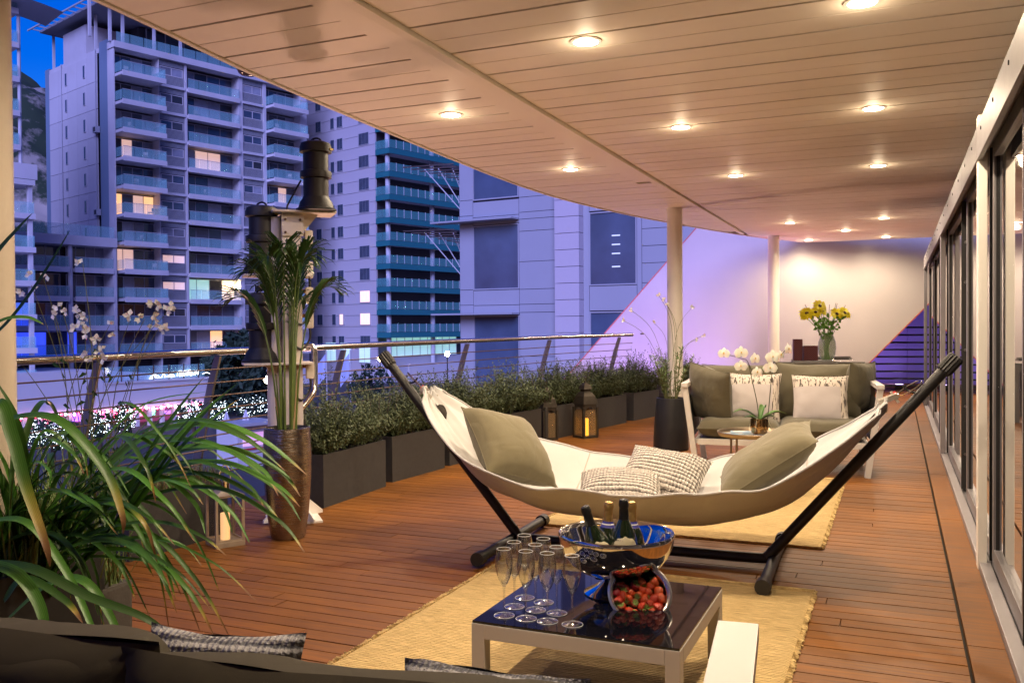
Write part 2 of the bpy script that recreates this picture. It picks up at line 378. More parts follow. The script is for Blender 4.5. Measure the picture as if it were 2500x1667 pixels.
MB().bar(q_[0] + nw * .9 + Vector((0,0,.05)), q_[1] + nw * .9 + Vector((0,0,.05)), .04, .1).build('base_board', mat('base_board', (.10, .03, .03), .5), t)
struct(MB().prism([(p.x, p.y) for p in (pl + nw * 1.62 - dw * 1.2, pl - dw * 1.2 + nw * .02, pr + dw * 2 + nw * .02, pr + dw * 2 + nw * 1.62)][::-1], -.3, -.02).build('stair_landing', M_WOOD))
# inner building wall above and behind the glass doors, and the wall at the end behind the camera
MB2 = MB().box(1.35, 1.5, -9, 17.1, -.3, CEIL + .02, Mz)
iw = MB2.build('inner_wall', mat('inner_wall_paint', (.26, .23, .22), .7)); tag(iw, 'dim inner wall of the building behind the glass doors', 'wall')
bw = MB().box(-3.2, 1.3, -5.2, -5.0, -.3, CEIL, Mz).build('back_wall', M_PLASTER); tag(bw, 'white wall closing the terrace behind the camera', 'wall')
# ---- glass doors along the facade (u = .37)
UF = .372; ZT = 2.16
fr = thing('door_track_frame', 'grey metal door track and head rail running along the glass doors', 'door frame', (0, 0, 0), RZ)
def bxl(u0, u1, v0, v1, z0, z1, nm, mt, par, bevel=0): return MB().box(u0, u1, v0, v1, z0, z1).build(nm, mt, par, bevel=bevel)
bxl(UF, UF + .05, -3, 14.3, -.01, .035, 'sill', M_ALUD, fr, .003)
bxl(UF + .05, UF + .30, -3, 14.3, -.01, .012, 'track_bed', M_ALU, fr)
for x in (.09, .15, .21): bxl(UF + x, UF + x + .012, -3, 14.3, .012, .03, 'track', M_ALU, fr)
seg = [(-3, 1.6), (1.6, 4.95), (4.95, 6.0), (6.0, 9.2), (9.2, 11.5), (11.5, 14.25)]
for s0, s1 in seg:
    h = bxl(UF - .012, UF + .012, s0 + .004, s1 - .004, ZT - .16, ZT, 'head_rail', M_ALU, fr, .003)
    n_ = max(2, int((s1 - s0) / .55))
    for k in range(n_):
        MB().lathe([(0, .0), (.009, .0), (.009, .004), (0, .004)], 8, Matrix.Translation((UF - .012, s0 + (k + .5) * (s1 - s0) / n_, ZT - .05)) @ Matrix.Rotation(R(-90), 4, 'Y'), cap=False).build('screw', M_RUBBER, h)
bxl(UF + .013, UF + .34, -3, 14.3, ZT - .07, ZT - .005, 'head_box', M_ALUD, fr)
for pv, wdt, mt in [(14.22, .10, M_ALU), (9.0, .11, M_ALUD), (4.96, .10, M_CREAM), (.9, .1, M_ALU)]:
    bxl(UF - .006, UF + .035, pv - wdt / 2, pv + wdt / 2, .0, ZT + (.06 if pv < 6 else .02), 'mullion', mt, fr, .004)
def door(v0, v1, u, label, slab=False):
    t = thing('glass_door', label, 'glass door', (0, 0, 0), RZ, 'sliding glass doors')
    z0, z1 = .03, ZT - .09; s = .065; th = .045
    M = M_ALU
    for a, b2, nm in ((v0, v0 + s, 'stile'), (v1 - s, v1, 'stile')):
        st = bxl(u, u + th, a, b2, z0, z1, nm, M, t, .004)
        if a == v0:
            bxl(u - .004, u + th + .004, a - .012, a - .002, z0, z1, 'gasket', M_RUBBER, t)
            for zz in (.28, .62, 1.02, 1.5, 1.78):
                MB().lathe([(0, 0), (.012, 0), (.012, .006), (0, .006)], 8, Matrix.Translation((u + th / 2, a - .012, zz)) @ Matrix.Rotation(R(90), 4, 'X'), cap=False).build('screw', M_STEEL, st)
            for zz in (.48, 1.62): bxl(u + .012, u + th - .012, a - .016, a - .0122, zz - .035, zz + .035, 'lock_slot', M_RUBBER, st)
    bxl(u + .001, u + th - .001, v0 + s, v1 - s, z0, z0 + .09, 'bottom_rail', M, t, .004)
    bxl(u + .001, u + th - .001, v0 + s, v1 - s, z1 - .07, z1, 'top_rail', M, t, .004)
    bxl(u + .018, u + .027, v0 + s - .004, v1 - s + .004, z0 + .085, z1 - .066, 'pane', M_GLASS, t)
    for a in (v0 + s + .001, v1 - s - .011): bxl(u + .010, u + .035, a, a + .01, z0 + .09, z1 - .07, 'gasket', M_RUBBER, t)
door(3.72, 4.9, UF + .055, 'glass door panel nearest the camera beside the open jamb')
door(2.2, 3.42, UF + .20, 'open glass door leaf pushed back at the right edge of the photo')
door(5.0, 6.65, UF + .055, 'second glass door panel from the camera, past the white mullion')
door(7.1, 8.94, UF + .055, 'third glass door panel from the camera, before the dark mullion')
door(6.7, 7.05, UF + .12, 'narrow folded door leaf with a lock edge between the second and third panels')
door(9.08, 10.6, UF + .055, 'fourth glass door panel from the camera')
door(10.7, 12.3, UF + .055, 'fifth glass door panel from the camera')
door(12.4, 14.15, UF + .055, 'farthest glass door panel beside the violet wall')

# ---- unseen floodlights added for the violet and red glows, and the dome camera under the eave
def added_floodlight(p, tgt, col, en, label, size=R(110)):
    t = thing('added_floodlight', label, 'added_floodlight', p)
    MB().box(-.07, .07, -.05, .05, 0, .10).build('housing', M_BLACK, t, bevel=.01)
    MB().box(-.06, .06, -.04, .04, .1002, .104).build('lens', emit('flood_lens', col, 3), t)
    l = bpy.data.lights.new('flood', 'SPOT'); l.energy = en; l.color = col; l.spot_size = size; l.spot_blend = 1.0; l.shadow_soft_size = .08
    lo = bpy.data.objects.new('bulb', l); COL.objects.link(lo); lo.parent = t; lo.location = (0, 0, .13)
    lo.rotation_euler = (Vector(tgt) - Vector(p)).to_track_quat('-Z', 'Y').to_euler()
added_floodlight((3.75, 15.4, 0), (3.3, 16.8, 1.2), (.66, .40, 1.0), 42, 'unseen violet lamp added at the foot of the slanted wall')
added_floodlight((1.9, 14.6, -.3), (2.6, 17.0, 1.6), (.50, .24, 1.0), 190, 'unseen violet lamp added beyond the railing end', R(130))
added_floodlight((4.75, 15.3, 0), (4.5, 14.6, 2.7), (1.0, .06, .10), 22, 'unseen red lamp added by the far column')
added_floodlight((7.2, 16.6, 0), (6.9, 17.6, 1.2), (.55, .42, 1.0), 24, 'unseen violet lamp added on the stair landing', R(150))
dcp = AT(606, 150, 5.42); DC = thing('dome_camera', 'small dome security camera hanging outside the ceiling edge', 'camera', dcp)
MB().lathe([(.0, -.09), (.04, -.085), (.06, -.07), (.068, -.045)], 20, cap=False).build('dome', mat('smoked_dome', (.10, .06, .06), .1), DC, True)
MB().lathe([(.07, -.05), (.075, -.04), (.075, .12), (0, .12)], 20, cap=False).build('housing', mat('camera_housing', (.30, .20, .17), .5), DC, True)
# ================================================================ CITY beyond the railing
D1 = Vector((.649, .760, 0)).normalized(); D2 = Vector((-D1.y, D1.x, 0)); BRZ = math.atan2(D1.y, D1.x)
GZ = -6.0
M_CGLASS = mat('city_window_glass', (.06, .08, .12), .05, 0, var=.5, vscale=.7, **{'Specular IOR Level': 1.0})
M_CGLASS2 = mat('city_window_curtain', (.34, .35, .42), .18, var=.35, vscale=.9); N, L, b = nodes_of(M_CGLASS2); oi = N.new('ShaderNodeObjectInfo'); hv = N.new('ShaderNodeHueSaturation'); mr = N.new('ShaderNodeMapRange'); mr.inputs[3].default_value = .06; mr.inputs[4].default_value = 1.15; L.new(oi.outputs['Random'], mr.inputs[0]); L.new(mr.outputs[0], hv.inputs['Value']); L.new(b.inputs['Base Color'].links[0].from_socket, hv.inputs['Color']); L.new(hv.outputs[0], b.inputs['Base Color'])
M_RAILG = mat('balcony_glass', (.36, .72, .76), .04, 0, Alpha=.24)
M_TEAL = mat('teal_balcony', (.02, .17, .20), .4, var=.05)
M_TEALG = mat('teal_balcony_glass', (.14, .5, .52), .05, 0, Alpha=.30)
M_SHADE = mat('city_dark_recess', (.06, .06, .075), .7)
M_BAND = mat('tower_siding', (.50, .46, .50), .75, var=.10, vscale=.5)
M_LOUV = mat('louvre_metal', (.46, .46, .50), .5, .1)
M_CWHITE = mat('city_white_render', (.58, .56, .60), .6, var=.05, vscale=.3)
M_WARM = emit('lit_window_warm', (1.0, .50, .16), .5); M_COOL = emit('lit_window_cool', (.40, .85, .75), .25)
M_PEACH = emit('lit_window_peach', (1.0, .58, .42), .28); M_BLUEW = emit('lit_window_blue', (.02, .06, 1.0), .45)
def shared(mb, name, mt, smooth=False):
    me = mb.mesh(name, smooth); me.materials.append(mt); return me
class Bld:
    def __init__(s, name, label, px, Y, cat='building'):
        p = AT(px, 800, Y); s.o = p; s.px = px
        s.root = thing(name, label, cat, (p.x, p.y, GZ), BRZ)
    def t(s, px, y=0.0):                                   # distance along the front that shows at photo column px
        k = (px - CX) / F; o = s.o + D2 * y
        return (o.y * k - o.x) / (D1.x - D1.y * k)
    def s_(s, px):                                         # the same along the side face
        k = (px - CX) / F; return (s.o.y * k - s.o.x) / (D2.x - D2.y * k)
    def box(s, nm, mt, x0, x1, y0, y1, z0, z1, par=None, bevel=0):
        return MB().box(x0, x1, y0, y1, z0 - GZ, z1 - GZ).build(nm, mt, par or s.root, bevel=bevel)
    def put(s, nm, me, x, y, z, par=None): return link(nm, me, par or s.root, (x, y, z - GZ))
def windowset(w, h, n, fw=.07, transom=None):
    f = MB(); f.box(0, w, 0, .1, 0, fw); f.box(0, w, 0, .1, h - fw, h)
    for i in range(n + 1): x = i * (w - fw) / n; f.box(x, x + fw, 0, .1, fw, h - fw)
    return f
def panes(w, h, n, fw=.07): return [MB().box(fw + i * (w - fw) / n, (i + 1) * (w - fw) / n, .04, .06, fw, h - fw) for i in range(n)]
# ---------------- tower with projecting balconies
T1 = Bld('apartment_tower', 'tall pale apartment tower with stacked glass balconies and flat wing roof', 285, 99)
FLOORS = [29.4 - 3.1 * i for i in range(12)]
xa0, xa1 = T1.t(289), T1.t(394); xb0, xb1 = T1.t(396), T1.t(458); xc0, xc1 = T1.t(463), T1.t(588); xd0, xd1 = T1.t(598), T1.t(648); xe0, xe1 = T1.t(655), T1.t(738)
XW = xe1 + 1.0; DEP = 16.5
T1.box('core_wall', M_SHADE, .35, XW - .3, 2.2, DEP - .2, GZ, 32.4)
T1.box('cornice', M_STONE, -.1, XW, -.45, 1.2, 32.4, 33.1); T1.box('roof_slab', M_STONE, 0, XW, 1.2, DEP, 32.5, 33.0)
for x0, x1 in ((-.0, xa0 - .05), (xa1, xb0), (xb1, xc0), (xc1, xd0), (xd1, xe0), (xe1, XW)):
    T1.box('pier', M_STONE, x0, x1, -.1, 2.2, GZ, 32.4)
side_me = shared(MB().box(-.5, .5, -.5, .5, -.5, .5), 'cladding_panel', M_STONE)
def clad(B, x, y0, y1, z0, z1, th=.12):
    o = link('cladding_panel', side_me, B.root); o.matrix_local = Matrix.Translation((x, (y0 + y1) / 2, (z0 + z1) / 2 - GZ)) @ Matrix.Diagonal((th, y1 - y0 - .04, z1 - z0 - .05, 1)); return o
s0 = T1.s_(246)
ys = [s0 + i * (DEP - s0) / 5 for i in range(6)]
for zf in FLOORS[:11] + [FLOORS[10] - 3.1]:
    for a, b_ in zip(ys, ys[1:]): clad(T1, 0.0, a, b_, zf, zf + 3.1)
T1.box('edge_strip', mat('edge_strip', (.20, .27, .36), .5), -.02, .4, 1.4, s0 - .6, GZ, 33.6)
T1.box('edge_strip', MATS['edge_strip'], -.02, .4, DEP, DEP + 1.2, GZ, 33.2)
slit_f = shared(MB().box(-.04, .04, -.24, .24, -.75, .75), 'slit_window', M_LOUV); slit_p = shared(MB().box(-.05, .05, -.17, .17, -.68, .68), 'pane', M_CGLASS)
for zf in FLOORS[:11]:
    for px in (172, 216):
        o = T1.put('slit_window', slit_f, -.09, T1.s_(px), zf + 1.6); link('pane', slit_p, o, (-.006, 0, 0))
def bay(B, x0, x1, kind, floors, lit=None, y0=1.3):
    W = x1 - x0; h = 2.55; n = 4 if W > 4 else 3
    fme = shared(windowset(W, h, n), 'window', M_LOUV); pm = panes(W, h, n)
    pme = [shared(q_, 'pane', M_CGLASS) for q_ in pm]; pme2 = [shared(q_, 'pane', M_CGLASS2) for q_ in pm]
    lits = {}
    slab = shared(MB().box(0, W, (-1.7 if kind == 'out' else -.3), 2.2, -.16, .16), 'balcony_slab', M_STONE)
    fasc = shared(MB().box(-.02, W + .02, (-1.85 if kind == 'out' else -.42), (-1.7 if kind == 'out' else -.3), -.3, .26), 'slab_fascia', M_STONE)
    g_ = MB(); yb = -1.75 if kind == 'out' else -.35
    ng = max(3, int(W / 1.2))
    for i in range(ng): g_.box(i * W / ng + .03, (i + 1) * W / ng - .03, yb, yb + .03, .28, 1.3)
    if kind == 'out':
        g_.box(.0, .03, yb + .1, 1.2, .28, 1.3); g_.box(W - .03, W, yb + .1, 1.2, .28, 1.3)
    gme = shared(g_, 'balustrade_glass', M_RAILG)
    rme = shared(MB().box(0, W, yb - .01, yb + .04, 1.3, 1.35), 'hand_rail', M_LOUV)
    for i, zf in enumerate(floors):
        s_ = B.put('balcony_slab', slab, x0, 0, zf); link('slab_fascia', fasc, s_)
        gl = B.put('balustrade_glass', gme, x0, 0, zf); link('hand_rail', rme, gl)
        wo = B.put('window', fme, x0, y0, zf + .17)
        for k in range(n):
            pk = (lit or {}).get((i, k))
            if pk is not None:
                key = (k, pk.name)
                if key not in lits: lits[key] = shared(pm[k], 'pane', pk)
                link('pane', lits[key], wo)
            else: link('pane', (pme2 if rnd.random() < .5 else pme)[k], wo)
def louvre_bay(B, x0, x1, floors, lit=()):
    W = x1 - x0
    sl = MB()
    for zz in [.2 + .13 * k for k in range(8)] + [2.35 + .13 * k for k in range(5)]: sl.box(.03, W - .03, .02, .07, zz, zz + .07)
    sme = shared(sl, 'louvre_slats', M_LOUV); spn = shared(MB().box(0, W, -.2, .5, -.14, .14), 'floor_edge', M_STONE)
    bk = shared(MB().box(0, W, .3, .4, .14, 2.96), 'louvre_backing', M_SHADE)
    fme = shared(windowset(W - .3, 1.0, 2, .09), 'window', M_STONE); pm = panes(W - .3, 1.0, 2, .09)
    pme = [shared(q_, 'pane', M_CGLASS) for q_ in pm]; plit = [shared(q_, 'pane', M_PEACH) for q_ in pm]; pcur = [shared(q_, 'pane', M_CGLASS2) for q_ in pm]
    for i, zf in enumerate(floors):
        e_ = B.put('floor_edge', spn, x0, 0, zf); B.put('louvre_backing', bk, x0, 0, zf); B.put('louvre_slats', sme, x0, 0, zf)
        wo = B.put('window', fme, x0 + .15, .06, zf + 1.26)
        for k in range(2): link('pane', plit[k] if (i in lit) else (pcur if rnd.random() < .55 else pme)[k], wo)
FL = FLOORS[:11]
bay(T1, xa0, xa1, 'out', FL[:9], {(3, 1): M_PEACH, (5, 0): M_WARM, (5, 2): M_PEACH, (5, 3): M_WARM, (7, 0): M_PEACH, (7, 1): M_PEACH, (6, 0): M_CGLASS2})
bay(T1, xa0, xa1, 'in', FL[9:])
louvre_bay(T1, xb0, xb1, FL, (7, 8))
bay(T1, xc0, xc1, 'in', FL, {(3, 1): M_PEACH, (3, 2): M_PEACH, (8, 0): M_COOL, (8, 1): M_COOL, (8, 3): M_WARM, (10, 2): M_WARM})
louvre_bay(T1, xd0, xd1, FL)
bay(T1, xe0, xe1, 'out', FL, {(4, 2): M_PEACH})
lampm = emit('terrace_lamp', (1.0, .8, .42), 30)
# balcony furniture, plants and blinds that break the repetition
M_CHAIR = mat('balcony_furniture', (.35, .33, .32), .6, var=.5, vscale=3); M_TERRA = mat('terracotta', (.3, .13, .08), .8)
def balcony_chair(B, x, y, zf, rz2, lab):
    p = B.o + D1 * x + D2 * y; t = thing('balcony_chair', lab, 'chair', (p.x, p.y, zf + .17), BRZ + rz2, 'chairs on the tower balconies')
    for sx in (-.22, .22):
        for sy in (-.22, .22): MB().box(sx - .02, sx + .02, sy - .02, sy + .02, 0, .42 if sy < 0 else .9).build('leg', M_CHAIR, t)
    MB().box(-.26, .26, -.26, .26, .42, .47).build('seat', M_CHAIR, t); MB().box(-.26, .26, .2, .25, .55, .92).build('backrest', M_CHAIR, t)
flo = ['top', 'second', 'third', 'fourth', 'fifth', 'sixth', 'seventh', 'eighth']
for i in range(8):
    balcony_chair(T1, xa0 + 1.0 + (i * 1.7) % 3.0, -.8, FLOORS[i], i * .8, 'small chair on the %s left balcony of the apartment tower' % flo[i])
    if i % 2 == 0: balcony_chair(T1, xe0 + 1.2 + (i % 3) * .9, -.9, FLOORS[i + 1], i * 1.1, 'small chair on the %s right balcony of the apartment tower' % flo[min(i + 1, 7)])
    if i % 3 == 0: balcony_chair(T1, xc0 + 1.5 + i * .4, .4, FLOORS[i + 1], i * .5, 'small chair on the %s middle balcony of the apartment tower' % flo[i + 1 if i < 7 else 7])
for zf, yy in ((FLOORS[2], 3.2), (FLOORS[5], 3.2), (FLOORS[7], 9.0)):
    ac = T1.box('air_conditioner', M_LOUV, -.55, -.08, yy, yy + .9, zf + .3, zf + 1.0); T1.box('fan_grille', M_SHADE, -.57, -.551, yy + .15, yy + .65, zf + .4, zf + .9, ac)
for yy in (T1.s_(246) + .15, 12.9): MB().tube([(-.14, yy, 0), (-.14, yy, 33 - GZ)], .06, 6).build('drain_pipe', M_LOUV, T1.root, True)
# penthouse
T1.box('penthouse_wall', M_STONE, .0, 5, 6.5, 12.5, 33.0, 36.4); T1.box('penthouse_core', M_SHADE, 5.2, XW - 2, 4.5, 15, 33.0, 36.9)
rf = T1.box('wing_roof', mat('wing_roof', (.22, .23, .27), .5), -1.3, XW + 1, -1.2, DEP - .6, 37.1, 37.4)
for y in [k * 1.6 - .5 for k in range(11)]: T1.box('roof_rib', M_LOUV, -2.4, -1.3, y, y + .12, 37.2, 37.32, rf)
T1.box('roof_rim', M_LOUV, -2.5, -2.38, -1.2, DEP, 37.18, 37.34, rf)
for px in (232, 281, 312, 388, 452): 
    x = T1.t(px); T1.box('roof_post', M_STONE, x - .14, x + .14, .1, .38, 33.1, 37.1)
T1.box('roof_post', M_STONE, .1, .35, 15.6, 15.85, 33, 37.1); T1.box('roof_post', M_STONE, .1, .35, 4.4, 4.7, 33, 37.1)
gp = MB()
for i in range(18): gp.box(.3 + i * 1.6, 1.8 + i * 1.6, -.2, -.17, 33.15 - GZ, 34.2 - GZ)
gp.build('roof_balustrade', M_RAILG, T1.root); T1.box('penthouse_glazing', M_CGLASS, 6, XW - 2, 4.3, 4.45, 33.1, 36.6)
for i in range(9): T1.box('glazing_mullion', M_LOUV, 6 + i * 2.4, 6.12 + i * 2.4, 4.2, 4.3, 33.0, 36.9)
p = T1.t(584); T1.box('wall_lamp', lampm, p - .25, p + .1, .1, .35, FLOORS[8] + 1.7, FLOORS[8] + 2.1)
# ---------------- lower wing left of the tower
WG = Bld('apartment_wing', 'low pale apartment wing with wide glazed balconies left of the tall tower', 285, 98.6)
xw0 = WG.t(10); WF = FLOORS[7:11]
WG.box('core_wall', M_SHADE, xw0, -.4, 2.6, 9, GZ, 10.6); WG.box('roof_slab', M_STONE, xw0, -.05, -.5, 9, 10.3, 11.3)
gp = MB()
for i in range(6): a = xw0 + .4 + i * (-xw0 - .6) / 6; gp.box(a, a + (-xw0 - .6) / 6 - .06, -.3, -.27, 11.3 - GZ, 12.5 - GZ)
gp.build('roof_balustrade', M_RAILG, WG.root)
xm = WG.t(172)
for i, (x0, x1) in enumerate(((xw0 + .3, xm - .15), (xm + .45, -.4))):
    bay(WG, x0, x1, 'in', WF, {(3, 1): M_BLUEW, (3, 2): M_BLUEW, (2, 1): M_BLUEW} if i == 0 else {(3, 0): M_BLUEW}, y0=1.9)
for x in (xw0 + .1, xm + .15):
    MB().lathe([(.24, 0), (.24, 10.4 - GZ)], 16, Matrix.Translation((x, .15, 0))).build('round_pillar', M_STONE, WG.root, True)
WG.box('end_pier', M_STONE, -.42, -.06, -.3, 2.6, GZ, 10.3)
# ---------------- far-left tower sliver with roof mast
T0 = Bld('corner_tower', 'balconied apartment tower cut by the cream column at the left edge', 74, 84)
for i in range(15):
    zf = 33.5 - 3.1 * i; low = i > 5; xr = 0.0 if low else -1.2
    s_ = T0.box('balcony_slab', M_STONE, -12, xr, -1.6, 2, zf - .25, zf + .25)
    gp = MB().box(-12, xr - .1, -1.55, -1.52, zf + .25 - GZ, zf + 1.3 - GZ); gp.box(xr - .13, xr - .1, -1.4, 1.6, zf + .25 - GZ, zf + 1.3 - GZ); gp.build('balustrade_glass', M_RAILG, T0.root)
    wo = MB().add([], []); f_ = windowset(8, 2.5, 6); f_.xf(Matrix.Translation((-9.2 + xr, 1.5, zf + .28 - GZ))); wo = f_.build('window', M_LOUV, T0.root)
    for q_ in panes(8, 2.5, 6): q_.xf(Matrix.Translation((-9.2 + xr, 1.5, zf + .28 - GZ))); q_.build('pane', M_CGLASS2 if rnd.random() < .5 else M_CGLASS, wo)
T0.box('core_wall', M_SHADE, -14, -1.4, 2.0, 9, GZ, 34); T0.box('corner_pier', M_STONE, -.5, -.15, -1.3, -.9, GZ, 16.2); T0.box('roof_terrace', M_STONE, -10, .2, -1.6, 8, 15.2, 16.6)
MB().tube([(-1.1, -1.2, 16 - GZ), (-1.1, -1.2, 30.2 - GZ)], .16, 8).build('mast', M_CWHITE, T0.root, True)
MB().grid(lambda a, b: Vector((-8 + 10.2 * a, -3 + 4 * b, 30.4 - GZ + .9 * math.sin(a * 2.6) - .4 * b)), 12, 3).build('mast_wing', M_LOUV, T0.root, True)
# ---------------- grey tower with teal balconies
T2 = Bld('grey_tower', 'grey stone tower with teal wraparound balconies and small windows', 920, 118)
TOPZ = 46; S2 = 22.0
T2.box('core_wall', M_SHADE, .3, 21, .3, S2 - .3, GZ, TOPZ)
for i in range(35):
    z0 = GZ + i * 1.5
    o = clad(T2, 0.12, 0, S2, z0, z0 + 1.5, .24)
    o.data = o.data
band_me = side_me.copy(); band_me.materials[0] = M_BAND
for o in T2.root.children:
    if o.name.startswith('cladding_panel'): o.data = band_me
w3f = shared(MB().box(-.08, .04, -1.05, 1.05, -.82, .82), 'window', M_LOUV)
w2f = shared(MB().box(-.08, .04, -.62, .62, -.78, .78), 'window', M_LOUV); w1f = shared(MB().box(-.08, .04, -.42, .42, -.78, .78), 'window', M_LOUV)
pm3 = [MB().box(-.1, -.0801, -.98 + k * .66, -.36 + k * .66, -.74, .74) for k in range(3)]
P3 = [shared(q_, 'pane', M_CGLASS) for q_ in pm3]; P3l = [shared(q_, 'pane', M_WARM) for q_ in pm3]
P2m = [MB().box(-.1, -.0801, -.55 + k * .57, -.02 + k * .57, -.7, .7) for k in range(2)]; P2 = [shared(q_, 'pane', M_CGLASS) for q_ in P2m]
P1m = MB().box(-.1, -.0801, -.35, .35, -.7, .7); P1 = shared(P1m, 'pane', M_CGLASS); P1l = shared(P1m, 'pane', M_WARM)
for n_ in range(-3, 11):
    z = 8.5 + 3 * n_
    o = T2.put('window', w3f, 0, T2.s_(893), z)
    for q_ in (P3l if n_ in (-1, -2) else P3): link('pane', q_, o)
    for px, fm, pp in ((835, w2f, P2), (817, w1f, [P1]), (783, w2f, P2)):
        o = T2.put('window', fm, 0, T2.s_(px), z)
        if n_ == -2 and px == 835: link('pane', P1l, o)
        else:
            for q_ in pp: link('pane', q_, o)
bx1 = T2.t(1060, -2.6); 
teal = shared(MB().box(0, 17, -2.7, -2.55, -.50, .2).box(0, .12, -2.55, 0, -.50, .2), 'balcony_fascia', M_TEAL)
tslab = shared(MB().box(.12, 17, -2.55, .3, -.25, .15), 'balcony_slab', M_CWHITE)
tg = MB()
for i in range(13): tg.box(.05 + i * 1.3, 1.27 + i * 1.3, -2.66, -2.63, .25, 1.3)
for i in range(2): tg.box(.03, .06, -2.5 + i * 1.3, -1.28 + i * 1.3, .25, 1.3)
tgl = shared(tg, 'balustrade_glass', M_TEALG)
tp = MB()
for i in range(14): tp.box(i * 1.3 - .03, i * 1.3 + .03, -2.69, -2.61, .25, 1.36)
tpo = shared(tp, 'balustrade_posts', M_CWHITE)
wf = windowset(15, 2.5, 10, .12); wfm = shared(wf, 'window', M_CWHITE); wp = panes(15, 2.5, 10, .12)
wpa = [shared(q_, 'pane', M_CGLASS) for q_ in wp]; wpb = [shared(q_, 'pane', M_CGLASS2) for q_ in wp]; wpl = [shared(q_, 'pane', M_WARM) for q_ in wp]
for n_ in range(-2, 12):
    zf = 6.5 + 3 * n_
    o = T2.put('balcony_slab', tslab, 0, 0, zf); link('balcony_fascia', teal, o)
    g_ = T2.put('balustrade_glass', tgl, 0, 0, zf); link('balustrade_posts', tpo, g_)
    wo = T2.put('window', wfm, 1, .35, zf + .17)
    for k in range(10):
        lit = (n_ == -1 and k in (0, 3, 4, 5, 6)) or (n_ == 0 and k in (2,)) or (n_ == 4 and k in (8, 9))
        link('pane', wpl[k] if lit else (wpb[k] if rnd.random() < .4 else wpa[k]), wo)
for px in (950, 1057):
    x = T2.t(px, -1.6); MB().lathe([(.33, 0), (.33, TOPZ - GZ)], 14, Matrix.Translation((x, -1.6, 0))).build('round_pillar', M_CWHITE, T2.root, True)
# ground storeys of the grey tower
gw = windowset(13, 3.2, 9, .1); gwm = gw.build('window', M_CWHITE, T2.root, loc=(1.5, -.6, -2.6 - GZ))
for q_ in panes(13, 3.2, 9, .1): q_.build('pane', M_COOL, gwm)
T2.box('parapet_wall', M_CWHITE, 0, 17, -6.2, -5.9, -6, -3.3); T2.box('podium_wall', M_CWHITE, .3, 17, -.5, .3, GZ, -2.6)
for y in (1.2, 5.2, 8.4):
    f_ = T2.box('window', M_LOUV, -.09, .04, y, y + 2.4, -3.4, -.6)
    T2.box('pane', M_COOL, -.11, -.091, y + .1, y + 1.15, -3.3, -.7, f_); T2.box('pane', M_COOL, -.11, -.091, y + 1.25, y + 2.3, -3.3, -.7, f_)
def street_lamp(px, py, Y, col, st, label):
    p = AT(px, py, Y); t = thing('street_lamp', label, 'lamp', (p.x, p.y, GZ), 0)
    MB().tube([(0, 0, 0), (0, 0, p.z - GZ)], .06, 8).build('post', M_BLACK, t, True)
    MB().lathe([(0, -.3), (.24, -.15), (.3, .05), (.12, .28), (0, .3)], 12, Matrix.Translation((0, 0, p.z - GZ + .3)), cap=False).build('globe', emit('lamp_glow', col, st), t, True)
street_lamp(928, 882, 104, (1, .62, .25), 30, 'warm glowing globe lamp before the grey tower')
street_lamp(1092, 870, 104, (1, .95, .85), 45, 'bright white globe lamp under the teal balconies')
street_lamp(655, 938, 62, (1, .9, .7), 20, 'small white lamp behind the palm leaves')
for px, h in ((797, 856), (855, 854)):
    p = AT(px, h, 88); t = thing('flagpole', 'white flagpole with a hanging blue flag, ' + ('nearer the palm' if px < 800 else 'farther from the palm'), 'flagpole', (p.x, p.y, GZ), 0, 'flagpoles')
    MB().tube([(0, 0, 0), (0, 0, p.z - GZ)], .06, 6).build('pole', M_CWHITE, t, True)
    MB().grid(lambda a, b: Vector((-.1 - a * .9, .1 * math.sin(a * 6), p.z - GZ - .3 - b * 2.2 - a * 1.2)), 6, 6).build('flag', mat('flag_cloth', (.45, .5, .8), .8), t, True)
# ---------------- panelled office at the right
M_OFF = mat('office_panel', (.40, .41, .46), .5, .1, var=.05, vscale=.8); M_OFFJ = mat('office_joint', (.10, .10, .14), .6)
M_OFFG = mat('office_glass', (.10, .14, .22), .03, 0, var=.6, vscale=.5, **{'Specular IOR Level': 1.0, 'Alpha': .82}); M_OFFI = mat('office_interior', (.16, .13, .14), .8, var=.6, vscale=.9)
M_PIER = mat('office_pier_stone', (.55, .50, .55), .6, var=.03)
OD = Vector((.869, -.494, 0)).normalized()
op = AT(1122, 800, 44.0); orz = math.atan2(OD.y, OD.x)
OF = thing('panel_office', 'blue grey panelled office block with large windows and thin canopies', 'building', (op.x, op.y, GZ), orz)
def ot(px): k = (px - CX) / F; return (op.y * k - op.x) / (OD.x - OD.y * k)
def oz(py, px): x = ot(px); Y = op.y + OD.y * x; return AT(px, py, Y).z - GZ
X_ = [ot(p_) for p_ in (1124, 1157, 1269, 1366, 1425, 1440, 1556, 1568, 1700)]
MB().box(0, X_[8], .12, 8, 0, 21).build('core_wall', M_OFFJ, OF)
def rows(x0, x1, ys, px, skip=()):
    zs = [oz(y, px) for y in ys]
    for i, (a, b_) in enumerate(zip(zs, zs[1:])):
        if i in skip: continue
        MB().box(x0 + .012, x1 - .012, 0, .12, b_ + .012, a - .012).build('facade_panel', M_OFF, OF)
